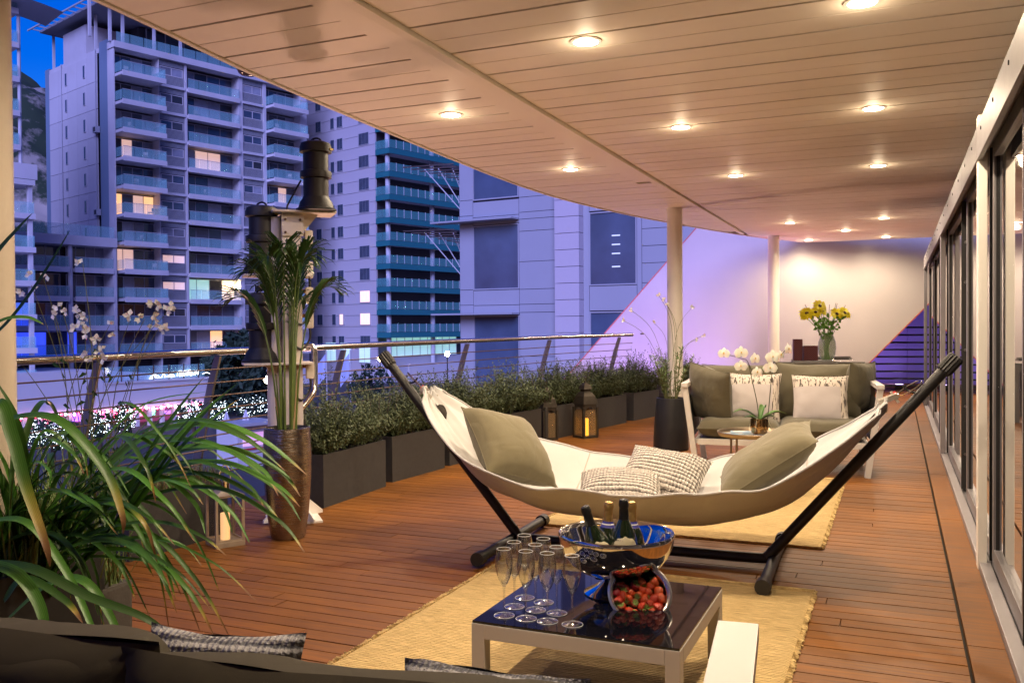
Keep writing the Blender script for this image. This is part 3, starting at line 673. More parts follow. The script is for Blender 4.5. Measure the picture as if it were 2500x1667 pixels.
def owin(x0, x1, ytop, ybot, px):
    z1, z0 = oz(ytop, px), oz(ybot, px)
    f = MB(); f.box(x0, x1, -.03, .1, z0, z0 + .06); f.box(x0, x1, -.03, .1, z1 - .06, z1); f.box(x0, x0 + .06, -.03, .1, z0 + .06, z1 - .06); f.box(x1 - .06, x1, -.03, .1, z0 + .06, z1 - .06)
    o = f.build('window', M_OFF, OF); MB().box(x0 + .06, x1 - .06, .02, .05, z0 + .06, z1 - .06).build('pane', M_OFFG, o)
    MB().box(x0 + .06, x1 - .06, .09, .11, z0 + .06, z1 - .06).build('interior', M_OFFI, o); H_ = z1 - z0
    for k in range(3): MB().box(x0 + .1 + rnd.random() * .4, x1 - .1 - rnd.random() * .6, .075, .088, z0 + H_ * (.12 + .2 * k), z0 + H_ * (.12 + .2 * k) + .05 + .12 * rnd.random()).build('furniture', M_CWHITE if k % 2 else M_SHADE, o)
    return o
rows(X_[0], X_[1], (200, 490, 528, 548, 708, 745, 765, 960, 1200), 1140)
rows(X_[1], X_[2], (200, 300, 490, 528, 548, 708, 745, 765, 960, 1200), 1210, (1, 4, 7))
owin(X_[1], X_[2], 300, 486, 1210); owin(X_[1], X_[2], 549, 707, 1210); owin(X_[1], X_[2], 770, 962, 1210)
rows(X_[2], X_[3], (200, 478, 515, 532, 562, 637, 705, 742, 762, 870, 960, 1200), 1318)
rows(X_[4], X_[5], (200, 1200), 1432); rows(X_[5], X_[6], (200, 512, 697, 758, 900, 1200), 1500, (1, 3)); rows(X_[6], X_[7], (200, 1200), 1562)
owin(X_[5], X_[6], 515, 696, 1500); owin(X_[5], X_[6], 760, 898, 1500)
rows(X_[7], X_[8], (200, 558, 600, 642, 690, 740, 790, 840, 1200), 1580)
zs = [oz(y, 1395) for y in (380, 450, 490, 531, 571, 611, 652, 692, 732, 772, 812, 1200)]
for a, b_ in zip(zs, zs[1:]): MB().box(X_[3], X_[4], -.45, .12, b_ + .012, a - .012).build('pier_stone', M_PIER, OF)
for yy in (545, 768):
    z = oz(yy, 1130); c = MB(); c.box(-1.2, X_[2], -.75, -.02, z - .03, z + .05); c.build('canopy', M_OFF, OF)
m = MB()
for k in range(4):                                  # glowing dashes painted in for reflections on the right-hand window
    z = oz(575 + k * 22 + (k == 3) * 10, 1500); MB().box(X_[5] + 1.1, X_[5] + 1.5, .005, .015, z - .03, z + .03).build('reflection_dash', emit('window_reflection', (.55, .7, 1), .22), OF)
# louvred sunscreen wings jutting from the office corner
for yy, nm in ((560, 'lower'), (400, 'upper')):
    t = thing('sunscreen', nm + ' slatted metal sunscreen jutting left of the panelled office', 'sunscreen', (op.x, op.y, 0), orz)
    z = AT(1122, yy, 44).z
    for k in range(8): MB().add([Vector((-.1 - .0 * k, -.3 + k * .22, z - k * .11)), Vector((-3.2 + k * .38, -.3 + k * .22, z + .1 - k * .10)), Vector((-3.2 + k * .38, -.2 + k * .22, z + .05 - k * .10)), Vector((-.1, -.2 + k * .22, z - .05 - k * .11))], [(0,1,2,3)]).build('slat', M_CWHITE, t)
    for k in range(3): MB().tube([(-.05, .2 + k * .4, z - 2.2), (-2.2 + k * .6, .2 + k * .4, z)], .025, 5).build('stay', M_CWHITE, t)
# ---------------- hill behind the towers
def hill(a, b):
    x = -460 + 420 * a; d = b * 160; hgt = 168 * math.exp(-((x + 330) / 150) ** 2) * math.sin(min(1, .05 + b * 1.1) * math.pi / 2) ** 1.1
    p = Vector((x, 400 + d, 0)); n_ = noise.fractal(p * .02, 1, 2, 6) * 12 + noise.fractal(p * .12, 1, 2, 4) * 2.5
    return Vector((x, 400 + d, GZ + max(0, hgt + n_ * min(1, hgt / 30))))
M_HILL = mat('hill_scrub', (.03, .05, .03), .95); N, L, b = nodes_of(M_HILL)
tc = N.new('ShaderNodeTexCoord'); n1 = N.new('ShaderNodeTexNoise'); n1.inputs['Scale'].default_value = .035; n1.inputs['Detail'].default_value = 10; n1.inputs['Roughness'].default_value = .65; L.new(tc.outputs['Object'], n1.inputs['Vector'])
r = N.new('ShaderNodeValToRGB'); e = r.color_ramp.elements; e[0].position = .50; e[0].color = (.022, .04, .022, 1); e[1].position = .60; e[1].color = (.36, .31, .28, 1); L.new(n1.outputs['Fac'], r.inputs[0]); L.new(r.outputs[0], b.inputs['Base Color'])
struct(MB().grid(hill, 120, 70).build('hill', M_HILL, None, True, sharp=180))
# ---------------- promenade podium with sign wall, arcade and string lights
PD = Bld('podium_wall', 'long white promenade wall with arcade below, in front of the apartment tower', 20, 60, 'wall')
xe = PD.t(512); xs = PD.t(250)
PD.box('wall_face', M_CWHITE, -16, xs, 0, .4, -4.6, -1.65); PD.box('wall_face', M_CWHITE, xs + .02, xe, .0, .4, -4.6, -2.72)
PD.box('terrace_slab', M_CWHITE, -16, xe + 1, .4, 34, -2.9, -2.6); PD.box('coping', M_STONE, xs + .02, xe, -.08, .45, -2.72, -2.6)
MB().box(xs + .1, xe - .2, .5, .53, -2.55 - GZ, -1.5 - GZ).build('glass_screen', M_RAILG, PD.root)
for i in range(9): PD.box('screen_post', M_CABLE, xs + .3 + i * 1.25, xs + .36 + i * 1.25, .42, .48, -2.6, -1.45)
PD.box('arcade_back', emit('arcade_pink', (.9, .12, .45), .10, base=(.2, .1, .15)), -16, xe, 3, 3.3, GZ, -4.6)
shop = [(.9, .05, .15), (.75, .9, 1.0), (.9, .1, .2), (.2, .9, .6), (.35, .1, .95), (.85, .8, 1.0), (.9, .15, .5)]
for i in range(14):
    x = 1 + i * (xe - 1) / 14
    PD.box('arcade_pier', M_CWHITE, x - .12, x + .12, 0.05, .4, GZ, -4.6)
    c = shop[i % 7]; PD.box('shop_sign', emit('shop_glow', c, 1.6 if i % 3 else 3.0), x + .35, x + .35 + rnd.uniform(.35, .7), 2.7, 2.8, -5.5, -5.5 + rnd.uniform(.25, .6))
sl = thing('string_lights', 'string of alternating red and white bulbs along the podium wall foot', 'string lights', PD.root.location, BRZ)
M_RB = emit('red_bulb', (1, .02, .06), 5); M_WB = emit('white_bulb', (.8, .85, 1), 5)
bm_ = MB().lathe([(0, -.1), (.09, -.05), (.1, .03), (.04, .1), (0, .1)], 8, cap=False); bred = shared(bm_, 'bulb', M_RB, True); bwh = shared(bm_, 'bulb', M_WB, True)
for i in range(52): x = -.5 + i * (xe - .2) / 50; link('bulb', bred if i % 2 else bwh, sl, (x, -.15, 1.32 - .05 * math.sin(i * .9)))
MB().tube([(-.5 + i * (xe - .2) / 50, -.15, 1.45 - .05 * math.sin(i * .9)) for i in range(52)], .02, 5).build('wire', M_RUBBER, sl)
# neon sign standing behind the parapet (strokes traced in metres on the wall plane)
ns = thing('neon_sign', 'white neon outline lettering standing on the promenade wall', 'sign', PD.root.location, BRZ)
M_NEON = emit('neon_white', (.85, .92, 1), 1.6)
def SX(zx, zy):
    px, py = 360 + zx / 13.07, 890 + zy / 13.07; x = PD.t(px, .3); q_ = PD.o + D1 * x + D2 * .3; return Vector((x, .3, AT(px, py, q_.y).z - GZ))
strokes = [[(40,450),(110,370),(180,320),(240,315),(320,350),(395,420),(300,425),(250,410),(210,385),(225,360),(270,375)], [(40,450),(150,435),(130,370),(160,340)],
  [(420,410),(455,370),(480,310),(530,310),(555,380),(560,405)], [(520,400),(560,400),(575,350),(590,400)], [(610,380),(660,340),(720,310),(790,310),(840,345),(860,385)], [(650,405),(690,365),(760,345),(810,385),(700,395)],
  [(935,375),(950,225),(1015,195),(1005,380)], [(1060,185),(1050,380)], [(1085,195),(1105,370)], [(1140,355),(1145,200),(1225,185),(1205,330),(1140,355)], [(1240,350),(1270,200),(1290,180),(1275,345)],
  [(1310,170),(1345,165),(1465,330),(1500,180),(1535,175),(1510,325)], [(1310,170),(1330,300),(1355,345),(1405,345),(1340,200)], [(1550,290),(1555,175),(1625,185),(1590,320)], [(1740,300),(1800,270),(1870,250),(1930,265),(1975,285)]]
for s_ in strokes: MB().tube([SX(*q_) for q_ in s_], .028, 5).build('neon_tube', M_NEON, ns)
# ---------------- promenade trees with fairy lights, closed parasols, dark tree
M_LEAFD = mat('tree_leaf_dark', (.02, .045, .025), .8, var=.4, vscale=3); M_BARK = mat('bark', (.09, .06, .04), .9, var=.3)
M_FAIRY = emit('fairy_light', (.75, .9, 1.0), 4)
def leafcloud(n, rx, ry, rz, size, r_=rnd, tri=True):
    m = MB()
    for _ in range(n):
        while True:
            a, b2, c = r_.uniform(-1,1), r_.uniform(-1,1), r_.uniform(-1,1)
            d = a*a + b2*b2 + c*c
            if .1 < d < 1 and noise.noise(Vector((a, b2, c)) * 2.3) > -.15: break
        p = Vector((a*rx, b2*ry, c*rz)); q1 = Vector((r_.gauss(0,1), r_.gauss(0,1), r_.gauss(0,1))).normalized() * size; q2 = Vector((r_.gauss(0,1), r_.gauss(0,1), r_.gauss(0,1))).normalized() * size * .6
        m.add([p - q1, p + q2, p + q1, p - q2], [(0,1,2,3)])
    return m
def tree(px, py, Y, h, rx, rz, n, fairy, label):
    p = AT(px, py, Y); t = thing('tree', label, 'tree', (p.x, p.y, GZ), 0)
    zc = p.z - GZ
    tr = MB().tube([(0,0,0),(.1,0,zc*.4),(0,.1,zc)], [.16,.12,.05], 7)
    for k in range(5): a = k * 1.3; tr.tube([(0,.05,zc*.55 + k*.1),(math.cos(a)*rx*.6, math.sin(a)*rx*.6, zc + rz*.2)], [.06,.02], 5)
    tr.build('trunk', M_BARK, t, True)
    leafcloud(n, rx, rx, rz, .16 * max(1, rx / 1.5)).xf(Matrix.Translation((0,0,zc))).build('crown', M_LEAFD, t)
    if fairy:
        m = MB()
        for _ in range(int(fairy * 1.5)):
            d = Vector((rnd.gauss(0,1), rnd.gauss(0,1), rnd.gauss(0,1))).normalized() * rnd.uniform(.5, 1.0); c = Vector((d.x*rx*.9, d.y*rx*.9, d.z*rz*.9 + zc)); s_ = .019
            m.add([c + Vector((s_,0,0)), c + Vector((-s_*.5,s_*.8,0)), c + Vector((-s_*.5,-s_*.8,0)), c + Vector((0,0,s_*1.3)), c - Vector((0,0,s_*1.3))], [(0,1,3),(1,2,3),(2,0,3),(1,0,4),(2,1,4),(0,2,4)])
        stuff(m.build('fairy_lights', M_FAIRY, t))
tree(125, 1062, 46, 4, 1.7, .8, 500, 330, 'low tree wrapped in white fairy lights nearest the left column')
tree(240, 1040, 50, 3, .8, .8, 250, 140, 'small fairy-lit tree left of the sign wall middle')
tree(305, 1020, 52, 3, .7, 1.0, 250, 120, 'slim fairy-lit tree under the string lights')
tree(470, 1008, 54, 3, 1.0, .8, 250, 170, 'bright fairy-lit tree before the railing post')
tree(535, 1003, 54, 3, .7, .8, 200, 130, 'small bright fairy-lit tree right of the railing post')
tree(615, 990, 56, 4, 1.3, .8, 350, 120, 'fairy-lit tree above the closed parasols')
tree(595, 905, 75, 8, 3.6, 3.4, 2600, 0, 'large dark tree behind the palm leaves')
tree(905, 945, 60, 5, 1.6, 1.6, 900, 0, 'dark bushy tree below the globe lamps')
def parasol(px, py, Y, label):
    p = G(px, py, GZ) if False else AT(px, py, Y); t = thing('closed_parasol', label, 'parasol', (p.x, p.y, GZ), 0, 'closed parasols')
    h = p.z - GZ
    MB().tube([(0,0,0),(0,0,h)], .04, 6).build('pole', M_CWHITE, t, True)
    m = MB(); n = 14; pr = [(.02, h), (.16, h - .5), (.30, h - 1.4), (.36, h - 1.9)]
    for r_, z in pr: pass
    vs = []; fs = []
    for i, (r_, z) in enumerate(pr):
        for k in range(n): a = 2*math.pi*k/n; rr = r_ * (1 + (.25 if k % 2 else -.2)); vs.append((rr*math.cos(a), rr*math.sin(a), z))
    for i in range(3):
        for k in range(n): fs.append((i*n+k, i*n+(k+1)%n, (i+1)*n+(k+1)%n, (i+1)*n+k))
    m.add(vs, fs).build('canopy', M_CWHITE, t, True)
parasol(553, 1004, 50, 'white closed parasol nearer the railing post'); parasol(600, 1000, 48, 'white closed parasol nearer the palm pot')
kb = AT(625, 1045, 47); kt = thing('market_kiosk', 'white market kiosk with red trim behind the closed parasols', 'kiosk', (kb.x, kb.y, GZ), BRZ)
MB().box(-1.1, 1.1, 0, 2, 0, 2.2).build('wall', M_CWHITE, kt); MB().box(-1.3, 1.3, -.5, 2.2, 2.2, 2.35).build('roof', M_LOUV, kt)
MB().box(-.8, .8, -.03, .0, 1.1, 1.8).build('hatch', emit('kiosk_pink', (.9, .3, .7), .25), kt); MB().box(-.9, .9, -.05, -.031, .9, 1.0).build('trim', mat('kiosk_red', (.5, .05, .05), .5), kt)

# unseen lamps added below the terrace to warm the ceiling
for x, y, z, col, en in ((-7.5, 10.5, -4.2, (1.0, .55, .36), 420), (-3.0, 17.0, -4.2, (1.0, .55, .38), 520)):
    t = thing('added_fill_lamp', 'unseen warm lamp added below the terrace, ' + ('nearer the palm' if x < -5 else 'nearer the office'), 'lantern', (x, y, GZ))
    MB().tube([(0, 0, 0), (0, 0, z - GZ - .2)], .04, 6).build('post', M_BLACK, t, True)
    MB().lathe([(0, -.18), (.14, -.1), (.16, .05), (.06, .18), (0, .18)], 12, Matrix.Translation((0, 0, z - GZ)), cap=False).build('globe', emit('fill_globe', col, 6), t, True)
    l = bpy.data.lights.new('fill_glow', 'POINT'); l.energy = en; l.color = col; l.shadow_soft_size = .3; lo = bpy.data.objects.new('bulb', l); COL.objects.link(lo); lo.parent = t; lo.location = (0, 0, z - GZ + .45)
# ================================================================ RAILING
def rail_p(v, z): return UV(plant_u(v) - .47, v, z)
def rz_(v): return 1.048 + .045 * max(0, min(1, (v - 3) / 9))
vs_r = [1.6 + i * .4 for i in range(28)]
RL = thing('terrace_railing', 'curved stainless steel railing with thin cables behind the planters', 'railing')
MB().tube([rail_p(v_, rz_(v_)) for v_ in vs_r if v_ <= 12.3], .024, 12).build('handrail', M_STEEL, RL, True)
MB().lathe([(.026, 0), (.026, .02), (0, .022)], 12, Matrix.Translation(rail_p(12.3, rz_(12.3)))).build('end_cap', M_STEEL, RL, True)
for k in range(9): MB().tube([rail_p(v_, rz_(v_) - .115 - .088 * k) - NX * (.012 * k) for v_ in vs_r if v_ <= 12.2], .005, 6).build('cable', M_CABLE, RL, True)
M_FIN = mat('railing_fin', (.5, .48, .5), .3, .9, var=.1)
for px in (533, 838, 1140, 1342, 1512, 240):
    best = min([i * .02 for i in range(80, 640)], key=lambda v_: abs((rail_p(v_, 0).x / rail_p(v_, 0).y) - (px - CX) / F))
    m = MB(); prev = None; prof = [(0, -.24), (.3, -.19), (.6, -.12), (.85, -.05), (1, .0)]
    pts_ = [rail_p(best, (rz_(best) - .03) * a) + NX * b_ for a, b_ in prof]
    vs = []; fs = []
    for i, p in enumerate(pts_):
        wd = .075 - .03 * i / 4
        for sx, sy in ((-1, -1), (1, -1), (1, 1), (-1, 1)): vs.append(p + NX * sx * wd / 2 + AX * sy * .009)
    for i in range(4):
        for k in range(4): fs.append((i*4+k, i*4+(k+1)%4, i*4+4+(k+1)%4, i*4+4+k))
    fs += [(3,2,1,0), (16,17,18,19)]
    m.add(vs, fs).build('post', M_FIN, RL, True)
lp = [AT(740, 846, 5.85), AT(758, 844, 5.85), AT(767, 852, 5.85), AT(768, 870, 5.85), AT(768, 940, 5.83), AT(762, 962, 5.8), AT(745, 985, 5.76), AT(722, 1010, 5.7)]
MB().tube(smooth([tuple(p) for p in lp], 4), .021, 12).build('return_bend', M_STEEL, RL, True)
# ================================================================ PLANTERS AND SHRUBS
M_PLANT = mat('planter_fibre_cement', (.032, .030, .030), .66, var=.35, vscale=30, bump=.15, bscale=220)
M_SOIL = mat('soil', (.035, .025, .018), .95, var=.4, vscale=40, bump=.5, bscale=60)
M_SHRUB = mat('shrub_leaf', (.10, .13, .06), .6, var=.45, vscale=5, **{'Subsurface Weight': 0.0}); M_TWIG = mat('twig', (.10, .075, .05), .8)
leafy(M_SHRUB, .25)
def shrub_mesh(Ln, dep, h, seed, stems=300, leaves=24):
    r_ = random.Random(seed); m = MB()
    for _ in range(stems):
        bx, by = r_.uniform(.0, Ln), r_.uniform(0.02, dep - .02)
        hb = h * (.80 + .55 * noise.noise(Vector((bx * 5.5, by * 5, seed)))) * (1 - .55 * abs(2 * bx / Ln - 1) ** 2.2) * r_.uniform(.5, 1.08)
        out = Vector(((bx - Ln / 2) / Ln * .35 + r_.gauss(0, .10), (by - dep / 2) / dep * .50 + r_.gauss(0, .11), 0))
        top = Vector((bx, by, 0)) + out * hb * 1.6 + Vector((0, 0, hb)); base = Vector((bx * .8 + Ln * .1, by, 0)); mid = (base + top) / 2 + Vector((0, 0, hb * .1))
        if top.y < -.06: top.z *= .72
        for k in range(leaves):
            t = .2 + .8 * (k + r_.random()) / leaves; p = base.lerp(mid, t).lerp(mid.lerp(top, t), t)
            a = r_.uniform(0, 6.28); d = Vector((math.cos(a), math.sin(a), r_.uniform(.2, 1.3))).normalized() * r_.uniform(.020, .036)
            s_ = Vector((-math.sin(a), math.cos(a), r_.uniform(-.5, .5))) * .0062
            m.add([p, p + d * .5 + s_, p + d, p + d * .5 - s_], [(0,1,2,3)])
    return m
PL = [((-1.99, 4.61), (-1.68, 5.24), 'nearest planter at the left, behind the steel lantern'), ((-1.27, 5.97), (-.967, 6.78), 'planter just right of the bronze palm pot'), ((-.94, 6.95), (-.586, 7.66), 'planter left of the hammock pole, third from the left'),
      ((-.55, 7.77), (-.17, 8.5), 'planter hidden behind the left end of the hammock'), ((-.12, 8.6), (.30, 9.32), 'planter left of the two dark lanterns'), ((.35, 9.42), (.83, 10.2), 'planter behind the two dark lanterns'),
      ((.93, 10.42), (1.43, 11.19), 'planter right of the taller dark lantern'), ((1.55, 11.40), (1.98, 12.05), 'planter left of the white column and tall dark pot'), ((2.30, 12.55), (2.75, 13.15), 'small planter right of the white column')]
shr = []
for i, (a, b_, lab) in enumerate(PL):
    a = Vector((*a, 0)); b_ = Vector((*b_, 0)); Ln = (b_ - a).length; ang = math.atan2((b_ - a).y, (b_ - a).x)
    H = .335 if i == 0 else .355; dep = .34
    t = thing('planter', 'dark grey rectangular ' + lab, 'planter', a, ang, 'planters along the railing')
    m = MB(); w_ = .02; m.box(0, Ln, 0, w_, 0, H); m.box(0, Ln, dep - w_, dep, 0, H); m.box(0, w_, w_, dep - w_, 0, H); m.box(Ln - w_, Ln, w_, dep - w_, 0, H)
    bx_ = m.build('box', M_PLANT, t); MB().box(w_, Ln - w_, w_, dep - w_, .05, H - .04).build('soil', M_SOIL, t)
    if i == 0: continue
    hs_ = .52 if i < 3 else .55
    if i in (1, 2, 3, 4): me = shrub_mesh(Ln, dep, hs_, 20 + i, 620, 27).mesh('foliage'); me.materials.append(M_SHRUB); shr.append((me, Ln))
    else: me = shr[i % 4][0]
    s_ = thing('shrub', 'bushy grey green shrub filling the ' + lab, 'shrub', a + Vector((0, 0, H - .05)), ang, 'shrubs in the planters')
    fo = link('foliage', me, s_)
    if i >= 5: fo.scale = (Ln / shr[i % 4][1], 1, 1.0 + .05 * (i % 3)); 
    st = MB()
    for k in range(9): x = Ln * (k + .5) / 9; st.tube([(x, dep / 2, 0), (x + rnd.uniform(-.06, .06), dep / 2 + rnd.uniform(-.1, .1), hs_ * .7)], [.006, .002], 5)
    st.build('stems', M_TWIG, s_)
M_BLUELED = emit('blue_led', (.05, .08, 1), 6)
# low dry grass in the nearest planter
M_GRASS = mat('grass_blade', (.10, .15, .035), .6, var=.5, vscale=7); M_DRY = mat('dry_grass', (.20, .14, .07), .8, var=.4, vscale=9)
def grass_mesh(Ln, dep, n, h, w, lean, seed):
    r_ = random.Random(seed); m = MB()
    for _ in range(n):
        b0 = Vector((r_.uniform(0, Ln), r_.uniform(0, dep), 0)); a = r_.uniform(0, 6.28); hh = h * r_.uniform(.4, 1); o = Vector((math.cos(a), math.sin(a), 0)) * lean * r_.uniform(.2, 1.3)
        s_ = Vector((-math.sin(a), math.cos(a), 0)) * w
        p1 = b0 + Vector((0, 0, hh * .6)) + o * .35; p2 = b0 + Vector((0, 0, hh)) + o
        m.add([b0 - s_, b0 + s_, p1 + s_ * .7, p1 - s_ * .7, p2], [(0,1,2,3),(3,2,4)])
    return m
a = Vector((-1.99, 4.61, .29)); ang = math.atan2(.63, .31)
gt = thing('dry_grass_tuft', 'tangled dry and green ground cover in the nearest planter', 'grass', a, ang)
stuff(grass_mesh(.68, .32, 900, .17, .0022, .10, 3).build('blades', M_DRY, gt)); stuff(grass_mesh(.68, .32, 1100, .15, .003, .08, 4).build('blades', M_GRASS, gt))
# ================================================================ NAVIGATION LIGHT POLE
pp = AT(712, 800, 5.62); NP = thing('navigation_light_pole', 'cream steel post carrying black lanterns and junction boxes behind the palm', 'light pole', (pp.x, pp.y, 0), R(20))
M_POLE = mat('pole_paint', (.66, .58, .50), .5, var=.08, vscale=12, bump=.1, bscale=40)
PT = 1.92
m = MB(); m.box(-.06, .06, -.055, -.045, 0, PT); m.box(-.06, .06, .045, .055, 0, PT); m.box(-.006, .006, -.045, .045, 0, PT); m.build('beam', M_POLE, NP, bevel=.002)
MB().lathe([(.05, .0), (.05, PT - .02)], 16, Matrix.Translation((-.10, .03, 0))).build('conduit_tube', M_POLE, NP, True)
MB().box(-.16, .16, -.16, .16, 0, .012).build('base_plate', M_WHITE, NP)
for k in range(4):
    a = k * math.pi / 2 + .5; c, s_ = math.cos(a), math.sin(a); m = MB()
    P_ = [(.05, 0.012), (.22, .012), (.22, .03), (.05, .17)]; vs = []
    for sgn in (-1, 1):
        for r_, z in P_: vs.append((r_ * c - sgn * .006 * s_, r_ * s_ + sgn * .006 * c, z))
    m.add(vs, [(3,2,1,0),(4,5,6,7),(0,1,5,4),(1,2,6,5),(2,3,7,6),(3,0,4,7)]).build('gusset', M_WHITE, NP)
M_LANT = mat('black_lantern_plastic', (.010, .009, .010), .6, var=.1); M_LENS = mat('dark_lens', (.010, .007, .008), .5)
lant = {}
def lantern(x, y, z, sc=1.0):
    if not lant:
        lant['base'] = shared(MB().lathe([(.125,0),(.125,.012),(.11,.02),(.10,.055),(.085,.075),(.080,.09)], 28), 'lantern_base', M_LANT, True)
        lant['lens'] = shared(MB().lathe([(.078,.09),(.078,.20),(.096,.205),(.098,.225),(.096,.245),(.078,.25),(.078,.36)], 28), 'lens_stack', M_LENS, True)
        lant['cap'] = shared(MB().lathe([(.08,.36),(.099,.365),(.099,.395),(.09,.42),(.06,.432),(.02,.436)], 28), 'cap', M_LANT, True)
        lant['handle'] = shared(MB().tube([(.045 * math.cos(a), 0, .425 + .03 * math.sin(a)) for a in [k * math.pi / 10 for k in range(11)]], .006, 6), 'handle', M_LANT, True)
        lant['tag'] = shared(MB().box(.075, .1005, .02, .05, .376, .388), 'warning_label', mat('yellow_label', (.75, .55, .03), .5))
    o = link('lantern', lant['base'], NP, (x, y, z)); o.scale = (sc, sc, sc); o.rotation_euler = (0, 0, -R(50))
    for k in ('lens', 'cap', 'handle', 'tag'): link({'lens': 'lens_stack', 'cap': 'cap', 'handle': 'handle', 'tag': 'warning_label'}[k], lant[k], o)
def loc(px, py):
    p = AT(px, py, 5.6) - Vector((pp.x, pp.y, 0)); return Matrix.Rotation(-R(20), 4, 'Z') @ p
for px, py in ((772, 516), (640, 672), (640, 884)):
    q_ = loc(px, py); lantern(q_.x, q_.y, q_.z)
    MB().box(min(q_.x, 0) - .12, max(q_.x, 0) + .12, -.12, .12, q_.z - .014, q_.z - .001).build('bracket_plate', M_POLE, NP, bevel=.003)
    s_ = 1 if q_.x > 0 else -1
    MB().add([Vector((s_*.06, -.007, q_.z - .014)), Vector((s_*.17, -.007, q_.z - .014)), Vector((s_*.06, -.007, q_.z - .15)), Vector((s_*.06, .007, q_.z - .014)), Vector((s_*.17, .007, q_.z - .014)), Vector((s_*.06, .007, q_.z - .15))], [(0,2,1),(3,4,5),(0,1,4,3),(1,2,5,4),(2,0,3,5)]).build('bracket_gusset', M_POLE, NP)
m = MB().box(-.062, .072, -.072, -.057, 1.78, 1.90).build('fixing_plate', M_POLE, NP, bevel=.002)
for x, z in ((-.04, 1.88), (.05, 1.88), (-.04, 1.80), (.05, 1.80)): MB().tube([(x, -.072, z), (x, -.088, z)], .008, 6).build('bolt', M_CABLE, m)
for py in (578, 655, 718, 778, 902):
    q_ = loc(748, py)
    j = MB().box(.085, .135, -.03, .02, q_.z - .06, q_.z + .045).build('junction_box', M_POLE, NP, bevel=.012)
    MB().tube([(.06, 0, q_.z + .02), (.09, 0, q_.z + .02)], .012, 8).build('fitting', mat('brass_fitting', (.35, .17, .05), .4, .7), j, True)
    MB().tube(smooth([(.11, -.005, q_.z - .06), (.115, -.005, q_.z - .10), (.10, -.01, q_.z - .15), (.05, -.06, q_.z - .19), (.0, -.065, q_.z - .16)], 4), .0075, 6).build('cable', M_RUBBER, j, True)
MB().tube(smooth([(-.03, -.066, 1.72), (-.01, -.075, 1.55), (.0, -.07, 1.2), (.01, -.07, .8), (.0, -.07, .3)], 4), .011, 6).build('main_cable', M_RUBBER, NP, True)
q1 = loc(690, 470); q2 = loc(672, 600); MB().tube(smooth([tuple(loc(735, 440)), tuple(loc(708, 490)), tuple(loc(700, 515)), (-.03, -.06, 1.72)], 4), .006, 6).build('lantern_cable', M_RUBBER, NP, True)
MB().tube(smooth([tuple(loc(675, 590)), tuple(loc(690, 615)), tuple(loc(705, 640)), (-.01, -.06, 1.3)], 4), .006, 6).build('lantern_cable', M_RUBBER, NP, True)
# ================================================================ PALM IN BRONZE POT
po = Vector((-1.30, 5.14, 0))
M_POT = mat('bronze_glaze', (.36, .33, .30), .19, 1.0, var=.4, vscale=18, rvar=.12); N, L, b = nodes_of(M_POT)
tc = N.new('ShaderNodeTexCoord'); mp = N.new('ShaderNodeMapping'); mp.inputs['Scale'].default_value = (3, 3, 60); L.new(tc.outputs['Object'], mp.inputs[0])
nn = N.new('ShaderNodeTexNoise'); nn.inputs['Scale'].default_value = 3; nn.inputs['Detail'].default_value = 5; L.new(mp.outputs[0], nn.inputs['Vector'])
bp = N.new('ShaderNodeBump'); bp.inputs['Strength'].default_value = .5; bp.inputs['Distance'].default_value = .006; L.new(nn.outputs['Fac'], bp.inputs['Height']); L.new(bp.outputs[0], b.inputs['Normal'])
pr = [(.09, 0), (.098, .01), (.115, .12), (.128, .26), (.136, .40), (.137, .50), (.132, .60), (.131, .635), (.122, .637), (.120, .60), (.118, .57)]
pt = thing('tall_pot', 'tall tapered bronze glazed pot holding the palm', 'pot', po); MB().lathe(pr, 48, cap=False).build('body', M_POT, pt, True, sharp=50); MB().lathe([(.0, .575), (.119, .575)], 24, cap=False).build('soil', M_SOIL, pt)
M_PALM = mat('palm_leaf', (.03, .075, .014), .42, var=.5, vscale=6); M_PSTEM = mat('palm_stem', (.10, .15, .03), .45, var=.3, vscale=12); M_DRYST = mat('palm_dry_stem', (.38, .26, .14), .7)
pm_ = thing('palm', 'slender green palm with drooping narrow leaflets in the bronze pot', 'palm', po + Vector((0, 0, .575)))
r_ = random.Random(5)
def bez(p0, p1, p2, p3, t):
    u = 1 - t; return p0 * u**3 + p1 * 3*u*u*t + p2 * 3*u*t*t + p3 * t**3
fr_spec = [(-150, .95, .42), (-110, 1.02, .30), (170, .80, .50), (-60, .98, .34), (20, .86, .46), (60, 1.05, .22), (-20, .72, .50), (110, 1.0, .28), (200, .62, .5), (-85, .72, .44), (40, .62, .42), (140, .9, .36), (-130, .55, .45), (0, 1.04, .25), (90, .8, .4), (180, 1.0, .3), (-70, 1.06, .2)]
SKIP = set()
